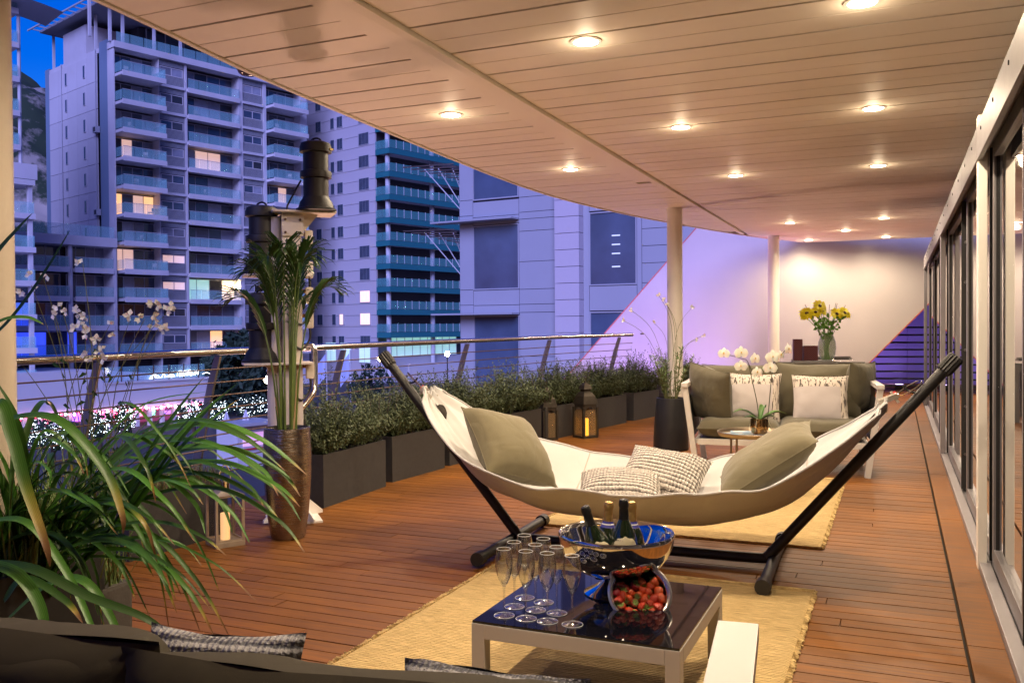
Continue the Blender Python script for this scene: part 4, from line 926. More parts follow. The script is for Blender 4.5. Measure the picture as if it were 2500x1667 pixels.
for az, h, sp in fr_spec[:6] + fr_spec[7:8] + fr_spec[11:12] + fr_spec[13:]:
    sp *= .46; h *= 1.08
    if (az, h) in SKIP: continue
    az = R(az + r_.uniform(-12, 12)); d = Vector((math.cos(az), math.sin(az), 0)); b0 = d * .035 + Vector((r_.uniform(-.03, .03), r_.uniform(-.03, .03), 0))
    p1 = b0 + Vector((0, 0, h * .55)) + d * sp * .06; p2 = b0 + Vector((0, 0, h * 1.02)) + d * sp * .45; p3 = b0 + Vector((0, 0, h * .93)) + d * sp * 1.1
    cur = [bez(b0, p1, p2, p3, i / 16) for i in range(17)]
    f_ = MB(); f_.tube(cur, [.007 - .005 * i / 16 for i in range(17)], 5)
    fo = f_.build('frond', M_PSTEM, pm_, True); lf = MB(); sd_ = d.cross(Vector((0, 0, 1)))
    for i in range(17):
        t = .46 + .53 * i / 16; c = bez(b0, p1, p2, p3, t); tan = (bez(b0, p1, p2, p3, min(1, t + .02)) - bez(b0, p1, p2, p3, t - .02)).normalized()
        ln = (.235 * math.sin(math.pi * (.25 + .7 * i / 16)) + .05) * r_.uniform(.85, 1.1)
        for sg in (-1, 1):
            dirv = (tan * 1.25 + sd_ * sg * .6 + Vector((0, 0, .12))).normalized(); wv = dirv.cross(Vector((0, 0, 1))).normalized() * .0088
            a1 = c + dirv * ln * .4 - Vector((0, 0, ln * .04)); a2 = c + dirv * ln * .8 - Vector((0, 0, ln * .22)); a3 = c + dirv * ln * .97 - Vector((0, 0, ln * .42)); nz = Vector((0, 0, .004))
            lf.add([c, a1 - wv, a1 - nz, a1 + wv, a2 - wv * .8, a2 - nz, a2 + wv * .8, a3], [(0,1,2),(0,2,3),(1,4,5,2),(2,5,6,3),(4,7,5),(5,7,6)])
    lf.build('leaflets', M_PALM, fo, True)
for k in range(10):
    a = r_.uniform(0, 6.28); MB().tube([(math.cos(a)*.04, math.sin(a)*.04, 0), (math.cos(a)*.07, math.sin(a)*.07, r_.uniform(.15, .4))], [.008, .003], 5).build('stem', M_DRYST if k < 4 else M_PSTEM, pm_, True)
# ================================================================ FLAX IN THE LEFT FOREGROUND
M_FLAX = mat('flax_leaf', (.042, .125, .014), .42, var=.55, vscale=3.5); N, L, b = nodes_of(M_FLAX)
M_TIP = mat('flax_tip', (.20, .16, .04), .6, var=.4, vscale=8)
oi = N.new('ShaderNodeObjectInfo'); hv = N.new('ShaderNodeHueSaturation'); src = b.inputs['Base Color'].links[0].from_socket; L.new(src, hv.inputs['Color'])
mr = N.new('ShaderNodeMapRange'); mr.inputs[3].default_value = .5; mr.inputs[4].default_value = 1.8; L.new(oi.outputs['Random'], mr.inputs[0]); L.new(mr.outputs[0], hv.inputs['Value']); tu = N.new('ShaderNodeUVMap'); tu.uv_map = 'along'; ts = N.new('ShaderNodeSeparateXYZ'); L.new(tu.outputs[0], ts.inputs[0])
rp = N.new('ShaderNodeValToRGB'); e = rp.color_ramp.elements; e[0].position = 0; e[0].color = (.03, .08, .012, 1); e[1].position = 1; e[1].color = (.20, .10, .04, 1); e.new(.35).color = (.16, .20, .02, 1); e.new(.7).color = (.36, .27, .06, 1); L.new(ts.outputs[1], rp.inputs[0])
mt_ = N.new('ShaderNodeMix'); mt_.data_type = 'RGBA'; cl = N.new('ShaderNodeMath'); cl.operation = 'MULTIPLY'; cl.use_clamp = True; cl.inputs[1].default_value = 2.5; L.new(ts.outputs[1], cl.inputs[0]); L.new(cl.outputs[0], mt_.inputs[0]); L.new(hv.outputs[0], mt_.inputs[6]); L.new(rp.outputs[0], mt_.inputs[7])
wv = N.new('ShaderNodeMath'); wv.operation = 'MULTIPLY'; wv.inputs[1].default_value = 44; L.new(ts.outputs[0], wv.inputs[0]); sn = N.new('ShaderNodeMath'); sn.operation = 'SINE'; L.new(wv.outputs[0], sn.inputs[0]); sr = N.new('ShaderNodeMapRange'); sr.inputs[1].default_value = -1; sr.inputs[3].default_value = .78; sr.inputs[4].default_value = 1.25; L.new(sn.outputs[0], sr.inputs[0]); h2 = N.new('ShaderNodeHueSaturation'); L.new(mt_.outputs[2], h2.inputs['Color']); L.new(sr.outputs[0], h2.inputs['Value']); L.new(h2.outputs[0], b.inputs['Base Color'])
leafy(M_FLAX, .28); leafy(M_PALM, .2)
fx = Vector((-1.90, 3.30, 0))
fp = thing('flax_pot', 'dark square pot of the arching plant at the left', 'pot', fx, R(-20)); m = MB()
for sgn in (-1, 1): m.box(-.24, .24, sgn * .24 - .012, sgn * .24 + .012, 0, .36); m.box(sgn * .24 - .012, sgn * .24 + .012, -.228, .228, 0, .36)
m.build('box', mat('flax_pot_dark', (.010, .010, .010), .7), fp); MB().box(-.226, .226, -.226, .226, .02, .32).build('soil', M_SOIL, fp)
FXP = thing('flax_plant', 'large arching plant with long green strap leaves in the left foreground', 'plant', fx + Vector((0, 0, .32)))
def blade(ctrl, wd, tip=.1, twist=0):
    cur = smooth([tuple(c) for c in ctrl], 8); cur = [Vector(c) for c in cur]; n = len(cur); m = MB(); vs = []; fs = []
    for i, p in enumerate(cur):
        d = (cur[min(i+1, n-1)] - cur[max(i-1, 0)]).normalized(); t = i / (n - 1)
        s_ = d.cross(Vector((0.15, -.5, .85))).normalized(); s_ = (Matrix.Rotation(twist * t, 3, d) @ s_); u_ = s_.cross(d)
        w_ = wd * (min(1, .45 + t * 3) if t < .25 else (1 - ((t - .25) / .75) ** 2.2)) * .5 + .0008
        vs += [p - s_ * w_ + u_ * w_ * .35, p, p + s_ * w_ + u_ * w_ * .35]
    for i in range(n - 1):
        fs += [(i*3, i*3+1, i*3+4, i*3+3), (i*3+1, i*3+2, i*3+5, i*3+4)]
    o = m.add(vs, fs).build('leaf', M_FLAX, FXP, True, sharp=60)
    uv = o.data.uv_layers.new(name='along')
    for lp_ in o.data.loops: vi = lp_.vertex_index; uv.data[lp_.index].uv = ((vi % 3) / 2, max(0, min(1, ((vi // 3) / (n - 1) - (1 - tip * 1.6)) / max(.02, tip * .9))) if tip else 0)
    return o
base = FXP.location
def L3(pts): return [AT(x * 1.063, y * 1.063, Y) - base for x, y, Y in pts]
traced = [
 ([(110,1330,3.25),(190,1150,3.2),(330,1010,3.15),(480,975,3.1),(600,1010,3.05),(705,1090,3.0)], .075, .06),
 ([(120,1330,3.25),(230,1160,3.2),(380,1050,3.15),(520,1030,3.1),(640,1080,3.05),(690,1140,3.0)], .06, .08),
 ([(110,1320,3.2),(220,1190,3.15),(350,1110,3.1),(480,1090,3.0),(600,1150,2.9),(650,1210,2.85)], .045, .1),
 ([(150,1330,3.1),(280,1200,3.05),(400,1030,3.0),(480,940,3.0),(545,880,3.0)], .035, .0),
 ([(90,1320,3.2),(150,1180,3.1),(230,1090,3.0),(330,1000,2.95),(400,930,2.9)], .05, .02),
 ([(-60,1150,2.6),(-10,930,2.55),(30,1010,2.5),(60,1120,2.45),(105,1250,2.4),(115,1300,2.4)], .062, .3),
 ([(-40,1000,2.9),(40,960,2.85),(140,970,2.8),(240,1080,2.75),(280,1180,2.7),(283,1225,2.7)], .06, .25),
 ([(60,1330,3.2),(60,1100,3.1),(30,950,3.0),(-30,850,2.9)], .06, 0),
 ([(100,1340,3.2),(150,1260,3.0),(260,1210,2.9),(370,1200,2.8),(460,1230,2.7),(520,1275,2.65)], .035, .1),
 ([(20,1420,2.6),(120,1340,2.55),(200,1340,2.5),(270,1450,2.45),(300,1560,2.4)], .05, .05),
 ([(-30,1290,2.5),(80,1310,2.45),(200,1370,2.4),(350,1430,2.35),(440,1530,2.3)], .055, .1),
 ([(-40,1200,2.6),(60,1200,2.55),(150,1310,2.5),(215,1450,2.4),(270,1600,2.3)], .04, .05),
 ([(10,1380,2.5),(60,1330,2.5),(150,1380,2.45),(190,1430,2.4)], .045, .2),
 ([(-60,1290,2.45),(40,1320,2.4),(100,1420,2.35),(90,1540,2.3)], .06, .05),
 ([(0,1470,2.3),(90,1500,2.25),(180,1500,2.2),(240,1560,2.2)], .05, .05),
 ([(120,1330,3.1),(180,1200,3.0),(260,1150,2.9),(330,1200,2.8),(360,1290,2.8)], .04, .25),
 ([(100,1330,3.2),(130,1150,3.2),(210,1040,3.2),(330,930,3.2),(470,900,3.2)], .03, 0),
 ([(80,1330,3.2),(40,1180,3.2),(-20,1100,3.1),(-80,1120,3.0)], .06, .1),
 ([(-80,820,2.7),(0,760,2.7),(60,690,2.7),(120,600,2.7),(160,530,2.7)], .035, .0),
 ([(-80,700,2.6),(-10,590,2.6),(40,530,2.6),(75,490,2.6)], .05, .0),
 ([(-70,800,2.5),(0,740,2.5),(60,730,2.5),(100,745,2.5)], .035, .05)]
for c, wd, tp_ in traced: blade(L3(c), wd * .55, tp_)
rj = random.Random(77)
for k in range(24):
    c, wd, tp_ = traced[k % 5 if k < 22 else 8]; jx, jy, jl, jd = rj.uniform(-70, 50), rj.uniform(-50, 90), rj.uniform(.62, 1.03), rj.uniform(-.25, .2)
    blade(L3([(c[0][0] + (x - c[0][0]) * jl + jx * (i / 5) , c[0][1] + (y - c[0][1]) * (jl * .3 + .7) + jy * (i / 5), Y + jd * (i / 5)) for i, (x, y, Y) in enumerate(c)]), rj.uniform(.016, .03), rj.choice([0, .04, .08]))
rj = random.Random(31)
for k in range(46):
    x1, y1 = rj.uniform(60, 430), rj.uniform(1080, 1470); Y1 = rj.uniform(2.65, 3.15); x0 = rj.uniform(-60, 120); tipx = x1 + rj.uniform(30, 170); pk = min(y1, 1330) - rj.uniform(40, 190)
    blade(L3([(x0, 1370, 3.2), (x0 * .5 + x1 * .5 - 40, (1370 + pk) / 2 - 40, 3.1), (x1 * .8 + 20, pk, (3.1 + Y1) / 2), ((x1 * .8 + tipx) / 2 + 30, (pk + y1) / 2 - 15, Y1), (tipx, y1, Y1 - .03)]), rj.uniform(.010, .024), rj.choice([0, .04, .08, .12]))
r_ = random.Random(9)
for k in range(62):
    az = R(r_.uniform(75, 265)) if k % 3 else R(r_.uniform(-130, -60)); d = Vector((math.cos(az), math.sin(az) * .8, 0)); ln = r_.uniform(.35, .8); h = r_.uniform(.2, .6)
    b0 = Vector((r_.uniform(-.16, .16), r_.uniform(-.16, .16), 0))
    blade([b0, b0 + d * ln * .22 + Vector((0, 0, h * .75)), b0 + d * ln * .55 + Vector((0, 0, h)), b0 + d * ln * .85 + Vector((0, 0, h * .72)), b0 + d * ln * 1.02 + Vector((0, 0, h * .35))], r_.uniform(.013, .026), r_.choice([.03, .05, .1]))
stuff(grass_mesh(.5, .5, 500, .5, .004, .25, 6).xf(Matrix.Translation((-.25, -.25, 0))).build('undergrowth', M_GRASS, FXP))
# small low pots behind it
M_GPOT = mat('grey_stone_pot', (.055, .048, .042), .8, var=.2, vscale=14, bump=.2)
for (x, y, lab) in ((-2.12, 4.0, 'small grey stone pot behind the arching plant'), (-1.70, 3.50, 'small grey stone pot right of the arching plant')):
    t = thing('stone_pot', lab, 'pot', (x, y, 0), R(-20)); MB().box(-.13, .13, -.13, .13, 0, .2).build('body', M_GPOT, t, bevel=.015); stuff(grass_mesh(.24, .24, 260, .32, .004, .16, int(-x * 100)).xf(Matrix.Translation((-.12, -.12, .2))).build('grass', M_GRASS, t))
# white flowering stems in front of the railing
M_PETAL = mat('white_petal', (.75, .70, .62), .6, **{'Subsurface Weight': .2}); M_STALK = mat('thin_stalk', (.14, .15, .05), .6)
gb = AT(215, 800, 4.75); GA = thing('gaura_plant', 'airy plant with thin stems and white flowers by the railing', 'plant', (gb.x, gb.y, .30))
r_ = random.Random(3)
def flower(parent, c, s):
    m = MB()
    for k in range(r_.choice((3, 4, 4, 5))):
        a = r_.uniform(0, 6.28); d = Vector((math.cos(a), r_.uniform(-.6, .4), math.sin(a))).normalized(); q_ = d.cross(Vector((0, 1, .3))).normalized() * s * .42
        m.add([c, c + d * s * .55 + q_ + Vector((0, -.004, 0)), c + d * s * 1.1, c + d * s * .55 - q_], [(0,1,2,3)])
    m.build('flower', M_PETAL, parent)
for (x, y, fl) in [(72,655,3),(118,705,2),(178,725,3),(195,765,4),(205,800,2),(190,605,1),(332,733,2),(360,712,3),(388,712,2),(372,740,2),(300,730,1),(232,818,3),(45,830,2),(255,740,1),(140,700,1),(100,640,1),(350,745,1),(226,780,2)]:
    tip = AT(x * 1.063, y * 1.063, 4.5 + r_.uniform(-.35, .1)) - GA.location; b0 = Vector((r_.uniform(-.18, .18), r_.uniform(-.06, .1), 0))
    mid = b0.lerp(tip, .55) + Vector((r_.uniform(-.05, .03), 0, .1))
    st = MB().tube(smooth([tuple(b0), tuple(mid), tuple(tip)], 6), [.0028 - .0014 * i / 12 for i in range(13)], 4).build('stalk', M_STALK, GA, True)
    for k in range(fl): flower(st, tip + Vector((r_.gauss(0, .02), r_.gauss(0, .015), r_.gauss(0, .025))), r_.uniform(.02, .034))
    for k in range(3):
        p = b0.lerp(mid, .4 + .3 * k); a = r_.uniform(0, 6.28); MB().add([p, p + Vector((math.cos(a)*.03, 0, .03)) , p + Vector((math.cos(a)*.05, .01, .02)), p + Vector((math.cos(a)*.025, 0, .005))], [(0,1,2,3)]).build('leaf', M_PALM, st)
# ================================================================ LANTERNS
M_BRASS = mat('aged_nickel', (.48, .40, .29), .42, .6, var=.3, vscale=20, rvar=.1); M_CHROME = mat('polished_steel', (.72, .70, .68), .06, 1.0)
M_WAX = mat('candle_wax', (.85, .68, .42), .5, **{'Subsurface Weight': .4}); 
M_THING = mat('lantern_glass', (.06, .06, .07), .02, 0, **{'Alpha': .10})
sl_ = AT(544, 800, 4.98); LN = thing('steel_lantern', 'square metal and glass lantern with a tall candle beside the nearest planter', 'lantern', (sl_.x, sl_.y, 0), R(38))
hw = .075
MB().box(-hw - .008, hw + .008, -hw - .008, hw + .008, 0, .03).build('base', M_BRASS, LN, bevel=.003)
for sx in (-1, 1):
    for sy in (-1, 1): MB().box(sx*hw - .007, sx*hw + .007, sy*hw - .007, sy*hw + .007, .03, .285).build('corner_post', M_BRASS, LN, bevel=.001)
for sx, sy in ((1,0),(-1,0),(0,1),(0,-1)):
    f_ = MB()
    if sx: MB().box(sx*hw - .0015, sx*hw + .0015, -hw + .007, hw - .007, .03, .285).build('pane', M_THING, LN); f_.box(sx*hw-.004, sx*hw+.004, -hw+.007, hw-.007, .03, .04); f_.box(sx*hw-.004, sx*hw+.004, -hw+.007, hw-.007, .275, .285)
    else: MB().box(-hw + .007, hw - .007, sy*hw - .0015, sy*hw + .0015, .03, .285).build('pane', M_THING, LN); f_.box(-hw+.007, hw-.007, sy*hw-.004, sy*hw+.004, .03, .04); f_.box(-hw+.007, hw-.007, sy*hw-.004, sy*hw+.004, .275, .285)
    f_.build('pane_trim', M_BRASS, LN)
m = MB(); a_, b2 = hw + .009, .028
m.add([(-a_,-a_,.285),(a_,-a_,.285),(a_,a_,.285),(-a_,a_,.285),(-b2,-b2,.31),(b2,-b2,.31),(b2,b2,.31),(-b2,b2,.31)], [(3,2,1,0),(0,1,5,4),(1,2,6,5),(2,3,7,6),(3,0,4,7),(4,5,6,7)]).build('roof', M_BRASS, LN)
MB().lathe([(.026,.31),(.026,.355),(.032,.36),(.032,.366),(0,.37)], 20).build('chimney', M_CHROME, LN, True)
MB().tube([(.032*math.cos(a), 0, .36 + .085*math.sin(a)) for a in [k*math.pi/16 for k in range(17)]], .0035, 6).build('handle', M_CHROME, LN, True)
cn = MB().lathe([(.026,.03),(.026,.175),(.022,.178),(.012,.17)], 20); M_CAN1 = emit('candle_lit_low', (1.0, .50, .15), .45, base=(.85,.7,.5))
cn.build('candle', M_CAN1, LN, True)
M_IRON = mat('dark_iron', (.055, .045, .035), .5, .6, var=.3, vscale=25, bump=.1)
def moroccan(px, Y, H, candle, label):
    p = AT(px, 800, Y); t = thing('arched_lantern', label, 'lantern', (p.x, p.y, 0), R(32), 'dark arched lanterns'); s = H / .62; h_ = .088 * s
    MB().box(-h_ - .01, h_ + .01, -h_ - .01, h_ + .01, 0, .025 * s).build('base', M_IRON, t)
    for sx in (-1, 1):
        for sy in (-1, 1): MB().box(sx*h_ - .012, sx*h_ + .012, sy*h_ - .012, sy*h_ + .012, .025*s, .33*s).build('corner_post', M_IRON, t)
    for k in range(4):
        Mk = Matrix.Rotation(k * math.pi / 2, 4, 'Z'); m = MB(); n = 10
        z0, z1, zt = .25 * s, .33 * s, .36 * s; vs = []
        for j in range(n + 1): a = math.pi * j / n; vs.append((-(h_ - .012) * math.cos(a), -h_, z0 + (z1 - z0) * math.sin(a))); vs.append((-(h_ - .012) * math.cos(a), -h_, zt))
        m.add(vs, [(2*j, 2*j+1, 2*j+3, 2*j+2) for j in range(n)]).xf(Mk).build('arch', M_IRON, t)
        MB().box(-h_ + .013, h_ - .013, -h_ + .002, -h_ + .004, .03*s, .30*s, Mk).build('pane', mat('amber_glass', (.25, .17, .09), .1, 0, Alpha=.35) if 'amber_glass' not in MATS else MATS['amber_glass'], t)
    pr_ = [(h_ + .006, .36*s), (h_ * .98, .40*s), (h_ * .85, .445*s), (h_ * .62, .48*s), (h_ * .42, .495*s), (h_ * .42, .515*s), (h_ * .62, .52*s), (h_ * .45, .56*s), (h_ * .12, .59*s), (h_*.1, .60*s)]
    m = MB(); m.lathe([(r2 * 1.414, z) for r2, z in pr_], 4, Matrix.Rotation(math.pi / 4, 4, 'Z')).build('dome', M_IRON, t)
    MB().tube([(.02*s*math.cos(a), 0, .60*s + .02*s + .02*s*math.sin(a)) for a in [k*2*math.pi/12 for k in range(13)]], .003, 5, cap=False).build('ring', M_IRON, t)
    if candle: MB().lathe([(.034*s, .025*s), (.034*s, .20*s), (.028*s, .205*s), (.01, .195*s)], 18).build('candle', emit('candle_lit', (1.0, .42, .03), 1.6, True, (.8, .5, .1)), t, True)
moroccan(1331, 9.55, .60, False, 'shorter dark arched lantern left of the lit one, behind the hammock')
moroccan(1428, 9.72, .63, True, 'taller dark arched lantern with a glowing candle')
# ================================================================ DARK TALL POT WITH WILLOWY PLANT
dp = AT(1637, 800, 8.72); t = thing('tall_pot', 'tall matt black pot with a leafy plant before the white column', 'pot', (dp.x, dp.y, 0))
M_BPOT = mat('black_clay', (.018, .018, .02), .38, var=.3, vscale=9, bump=.15, bscale=30)
MB().lathe([(.160, 0), (.172, .01), (.170, .12), (.155, .33), (.142, .47), (.139, .505), (.128, .508), (.126, .46)], 40, cap=False).build('body', M_BPOT, t, True); MB().lathe([(0, .465), (.127, .465)], 24, cap=False).build('soil', M_SOIL, t)
M_WILL = mat('willow_leaf', (.11, .19, .05), .5, var=.4, vscale=6)
wp_ = thing('leafy_plant', 'thin leafy plant with long wispy stems in the black pot', 'plant', (dp.x, dp.y, .465)); r_ = random.Random(21)
for k in range(20):
    a = r_.uniform(0, 6.28); h = r_.uniform(.25, .55); tip = Vector((math.cos(a) * r_.uniform(.05, .24), math.sin(a) * .15, h)); b0 = Vector((math.cos(a) * .05, math.sin(a) * .05, 0)); mid = b0.lerp(tip, .5) + Vector((0, 0, .05))
    cur = smooth([tuple(b0), tuple(mid), tuple(tip)], 5); m = MB().tube(cur, [.004 - .0025 * i / 10 for i in range(11)], 4); st = m.build('stem', M_STALK, wp_, True); lf = MB()
    for j in range(30):
        p = Vector(cur[min(10, 2 + int(r_.random() * 9))]); aa = r_.uniform(0, 6.28); d = Vector((math.cos(aa), math.sin(aa), r_.uniform(.2, 1.2))).normalized() * r_.uniform(.035, .07); s_ = Vector((-math.sin(aa), math.cos(aa), 0)) * .006
        lf.add([p, p + d * .4 + s_, p + d, p + d * .4 - s_], [(0,1,2,3)])
    lf.build('leaves', M_WILL, st)
for x, y in ((1450,712),(1430,735),(1512,676),(1525,688),(1590,705),(1598,780),(1533,700),(1615,770),(1500,740)):
    tip = AT(x * 1.063, y * 1.063, 8.6) - wp_.location; b0 = Vector((r_.uniform(-.05, .05), 0, 0)); mid = b0.lerp(tip, .6) + Vector((-.12 * (tip.x > 0) + .06, 0, .12))
    st = MB().tube(smooth([tuple(b0), tuple(mid), tuple(tip)], 6), .0022, 4).build('wispy_stem', M_STALK, wp_, True); flower(st, tip, .025)
# ================================================================ FABRICS
def fabric(name, col, rough=.85, weave=900, var=.12, wscale=10, wrinkle=.38):
    m = mat(name, col, rough, 0, var=var, vscale=wscale, bump=.10, bscale=weave, **{'Sheen Weight': .2}); N, L, b = nodes_of(m)
    fine = b.inputs['Normal'].links[0].from_node; tc = N.new('ShaderNodeTexCoord'); n = N.new('ShaderNodeTexNoise'); n.inputs['Scale'].default_value = 4.5; n.inputs['Detail'].default_value = 1.5; n.inputs['Distortion'].default_value = 1.0; L.new(tc.outputs['Object'], n.inputs['Vector'])
    mu = N.new('ShaderNodeMath'); mu.operation = 'SUBTRACT'; mu.inputs[1].default_value = .5; ab = N.new('ShaderNodeMath'); ab.operation = 'ABSOLUTE'; pw_ = N.new('ShaderNodeMath'); pw_.operation = 'POWER'; pw_.inputs[1].default_value = 1.0
    L.new(n.outputs['Fac'], mu.inputs[0]); L.new(mu.outputs[0], ab.inputs[0]); L.new(ab.outputs[0], pw_.inputs[0])
    b2_ = N.new('ShaderNodeBump'); b2_.inputs['Strength'].default_value = wrinkle; b2_.inputs['Distance'].default_value = .03; L.new(pw_.outputs[0], b2_.inputs['Height']); L.new(b2_.outputs[0], fine.inputs['Normal'])
    return m
M_OLIVE = fabric('olive_fabric', (.085, .072, .040)); M_OLIVEL = fabric('olive_canvas', (.150, .126, .066)); M_DOLIVE = fabric('dark_olive_fabric', (.044, .036, .022), wrinkle=.4); nodes_of(M_DOLIVE)[2].inputs['Sheen Weight'].default_value = 0; nodes_of(M_DOLIVE)[2].inputs['Specular IOR Level'].default_value = .2
M_CANVAS = fabric('hammock_canvas', (.52, .51, .505), .8, 900, .08, 4, .35); M_SEAM = fabric('seam_thread', (.42, .38, .33))
def knit_mat(name, c1, c2, rows, axis):
    m = mat(name, c1, .9); N, L, b = nodes_of(m); tc = N.new('ShaderNodeTexCoord'); sp = N.new('ShaderNodeSeparateXYZ'); L.new(tc.outputs['Object'], sp.inputs[0])
    wv = N.new('ShaderNodeTexWave'); wv.wave_type = 'BANDS'; wv.bands_direction = axis; wv.inputs['Scale'].default_value = rows; wv.inputs['Distortion'].default_value = 1.6; wv.inputs['Detail'].default_value = 2; wv.inputs['Detail Scale'].default_value = 9
    L.new(tc.outputs['Object'], wv.inputs['Vector']); w2 = N.new('ShaderNodeTexWave'); w2.bands_direction = 'X' if axis == 'Z' else 'Z'; w2.inputs['Scale'].default_value = rows * 1.7; w2.inputs['Distortion'].default_value = 2; L.new(tc.outputs['Object'], w2.inputs['Vector'])
    r = N.new('ShaderNodeValToRGB'); e = r.color_ramp.elements; e[0].position = .06; e[0].color = (*c2, 1); e[1].position = .24; e[1].color = (*c1, 1); L.new(wv.outputs['Fac'], r.inputs[0])
    mm = N.new('ShaderNodeMath'); mm.operation = 'MULTIPLY_ADD'; mm.inputs[1].default_value = .6; L.new(w2.outputs['Fac'], mm.inputs[0]); L.new(wv.outputs['Fac'], mm.inputs[2])
    mx = N.new('ShaderNodeMix'); mx.data_type = 'RGBA'; mx.blend_type = 'MULTIPLY'; mx.inputs[0].default_value = .16; L.new(r.outputs[0], mx.inputs[6]); L.new(w2.outputs['Color'], mx.inputs[7]); L.new(mx.outputs[2], b.inputs['Base Color'])
    bp = N.new('ShaderNodeBump'); bp.inputs['Strength'].default_value = .9; bp.inputs['Distance'].default_value = .012; L.new(mm.outputs[0], bp.inputs['Height']); L.new(bp.outputs[0], b.inputs['Normal']); return m
M_KNIT = knit_mat('cream_knit', (.62, .57, .52), (.10, .085, .075), 10.5, 'Z'); M_GKNIT = knit_mat('grey_knit', (.36, .35, .37), (.12, .12, .14), 13, 'Z')
M_PINK = knit_mat('blush_knit', (.66, .55, .50), (.45, .35, .31), 20, 'Z')
def pattern_mat():
    m = mat('woven_cushion', (.42, .38, .37), .9, bump=.2, bscale=250); N, L, b = nodes_of(m); tc = N.new('ShaderNodeTexCoord'); sp = N.new('ShaderNodeSeparateXYZ'); L.new(tc.outputs['Object'], sp.inputs[0])
    gx = N.new('ShaderNodeMath'); gx.operation = 'GREATER_THAN'; gx.inputs[1].default_value = .155; L.new(sp.outputs['X'], gx.inputs[0])
    gz = N.new('ShaderNodeMath'); gz.operation = 'GREATER_THAN'; gz.inputs[1].default_value = .095; L.new(sp.outputs['Z'], gz.inputs[0])
    mxm = N.new('ShaderNodeMath'); mxm.operation = 'MAXIMUM'; L.new(gx.outputs[0], mxm.inputs[0]); L.new(gz.outputs[0], mxm.inputs[1])
    mp = N.new('ShaderNodeMapping'); mp.inputs['Scale'].default_value = (85, 85, 11); L.new(tc.outputs['Object'], mp.inputs[0]); n = N.new('ShaderNodeTexNoise'); n.inputs['Scale'].default_value = 1; n.inputs['Detail'].default_value = 3; L.new(mp.outputs[0], n.inputs['Vector'])
    r = N.new('ShaderNodeValToRGB'); e = r.color_ramp.elements; e[0].position = .42; e[0].color = (.07, .055, .05, 1); e[1].position = .47; e[1].color = (.55, .49, .43, 1); L.new(n.outputs['Fac'], r.inputs[0])
    mx = N.new('ShaderNodeMix'); mx.data_type = 'RGBA'; mx.inputs[6].default_value = (.44, .40, .40, 1); L.new(mxm.outputs[0], mx.inputs[0]); L.new(r.outputs[0], mx.inputs[7]); L.new(mx.outputs[2], b.inputs['Base Color']); return m
M_WOVEN = pattern_mat()
def pillow_mb(w, h, t, seed=0, n=26, wr=.010, pinch=.07, pw=2.6, bias=0):
    m = MB()
    def side(sg):
        def fn(a, b):
            u, v = a * 2 - 1, b * 2 - 1
            x = u * (1 - pinch * (1 - v * v) * (abs(u) ** 2)); z = v * (1 - pinch * (1 - u * u) * (abs(v) ** 2))
            th = max(0, (1 - abs(u) ** pw) * (1 - abs(v) ** pw)) ** .55
            p = Vector((u * 2.2, v * 2.2, seed + sg * 3.1)); edge = max(abs(u), abs(v))
            nn = noise.fractal(p * .6, 1, 2, 2) * wr * 1.0
            cr = abs(noise.noise(Vector((u * 3.2 + v * 1.2, v * 1.3 - u, seed * 1.7 + sg)))) ; cr = -max(0, .12 - cr) * wr * 9 * max(0, edge - .25)
            return Vector((x * w / 2, sg * (t / 2 * th + (nn + cr) * min(1, th * 1.6)) + bias * t * (1 - u * u) * .2, z * h / 2 + nn * .8))
        return fn
    f1 = side(-1); f2 = side(1); g1 = MB().grid(f1, n, n); g2 = MB().grid(f2, n, n); m.add(g1.v, g1.f); m.add(g2.v, [tuple(reversed(f)) for f in g2.f]); return m
def orient(o, c, right, upv):
    right = Vector(right).normalized(); up = Vector(upv)
    # local x=right, local z=up, local -y faces the viewer side
    y = up.cross(right).normalized(); z = right.cross(y).normalized()
    Mx = Matrix((right, y, z)).transposed().to_4x4(); Mx.translation = Vector(c); o.matrix_world = Mx
def cushion(name, label, mt, c, right, up, w, h, t, seed, group=None, cat='cushion', wr=.010, piping=True, **kw):
    mb = pillow_mb(w, h, t, seed, wr=wr, **kw)
    if not piping:
        o = mb.build(name, mt, None, True, sharp=80); tag(o, label, cat, group); orient(o, c, right, up); return o
    r_ = thing(name, label, cat, (0, 0, 0), 0, group); mb.build('cover', mt, r_, True, sharp=80)
    pts_ = []; n = 20; pinch = kw.get('pinch', .07)
    for k in range(4 * n):
        q_ = k // n; s_ = (k % n) / n * 2 - 1; u, v = [(s_, -1), (1, s_), (-s_, 1), (-1, -s_)][q_]
        pts_.append(Vector((u * (1 - pinch * (1 - v*v) * abs(u)**2) * w / 2, 0, v * (1 - pinch * (1 - u*u) * abs(v)**2) * h / 2)))
    pts_.append(pts_[0]); MB().tube(pts_, .003, 5, cap=False).build('piping', mt, r_, True); orient(r_, c, right, up); return r_
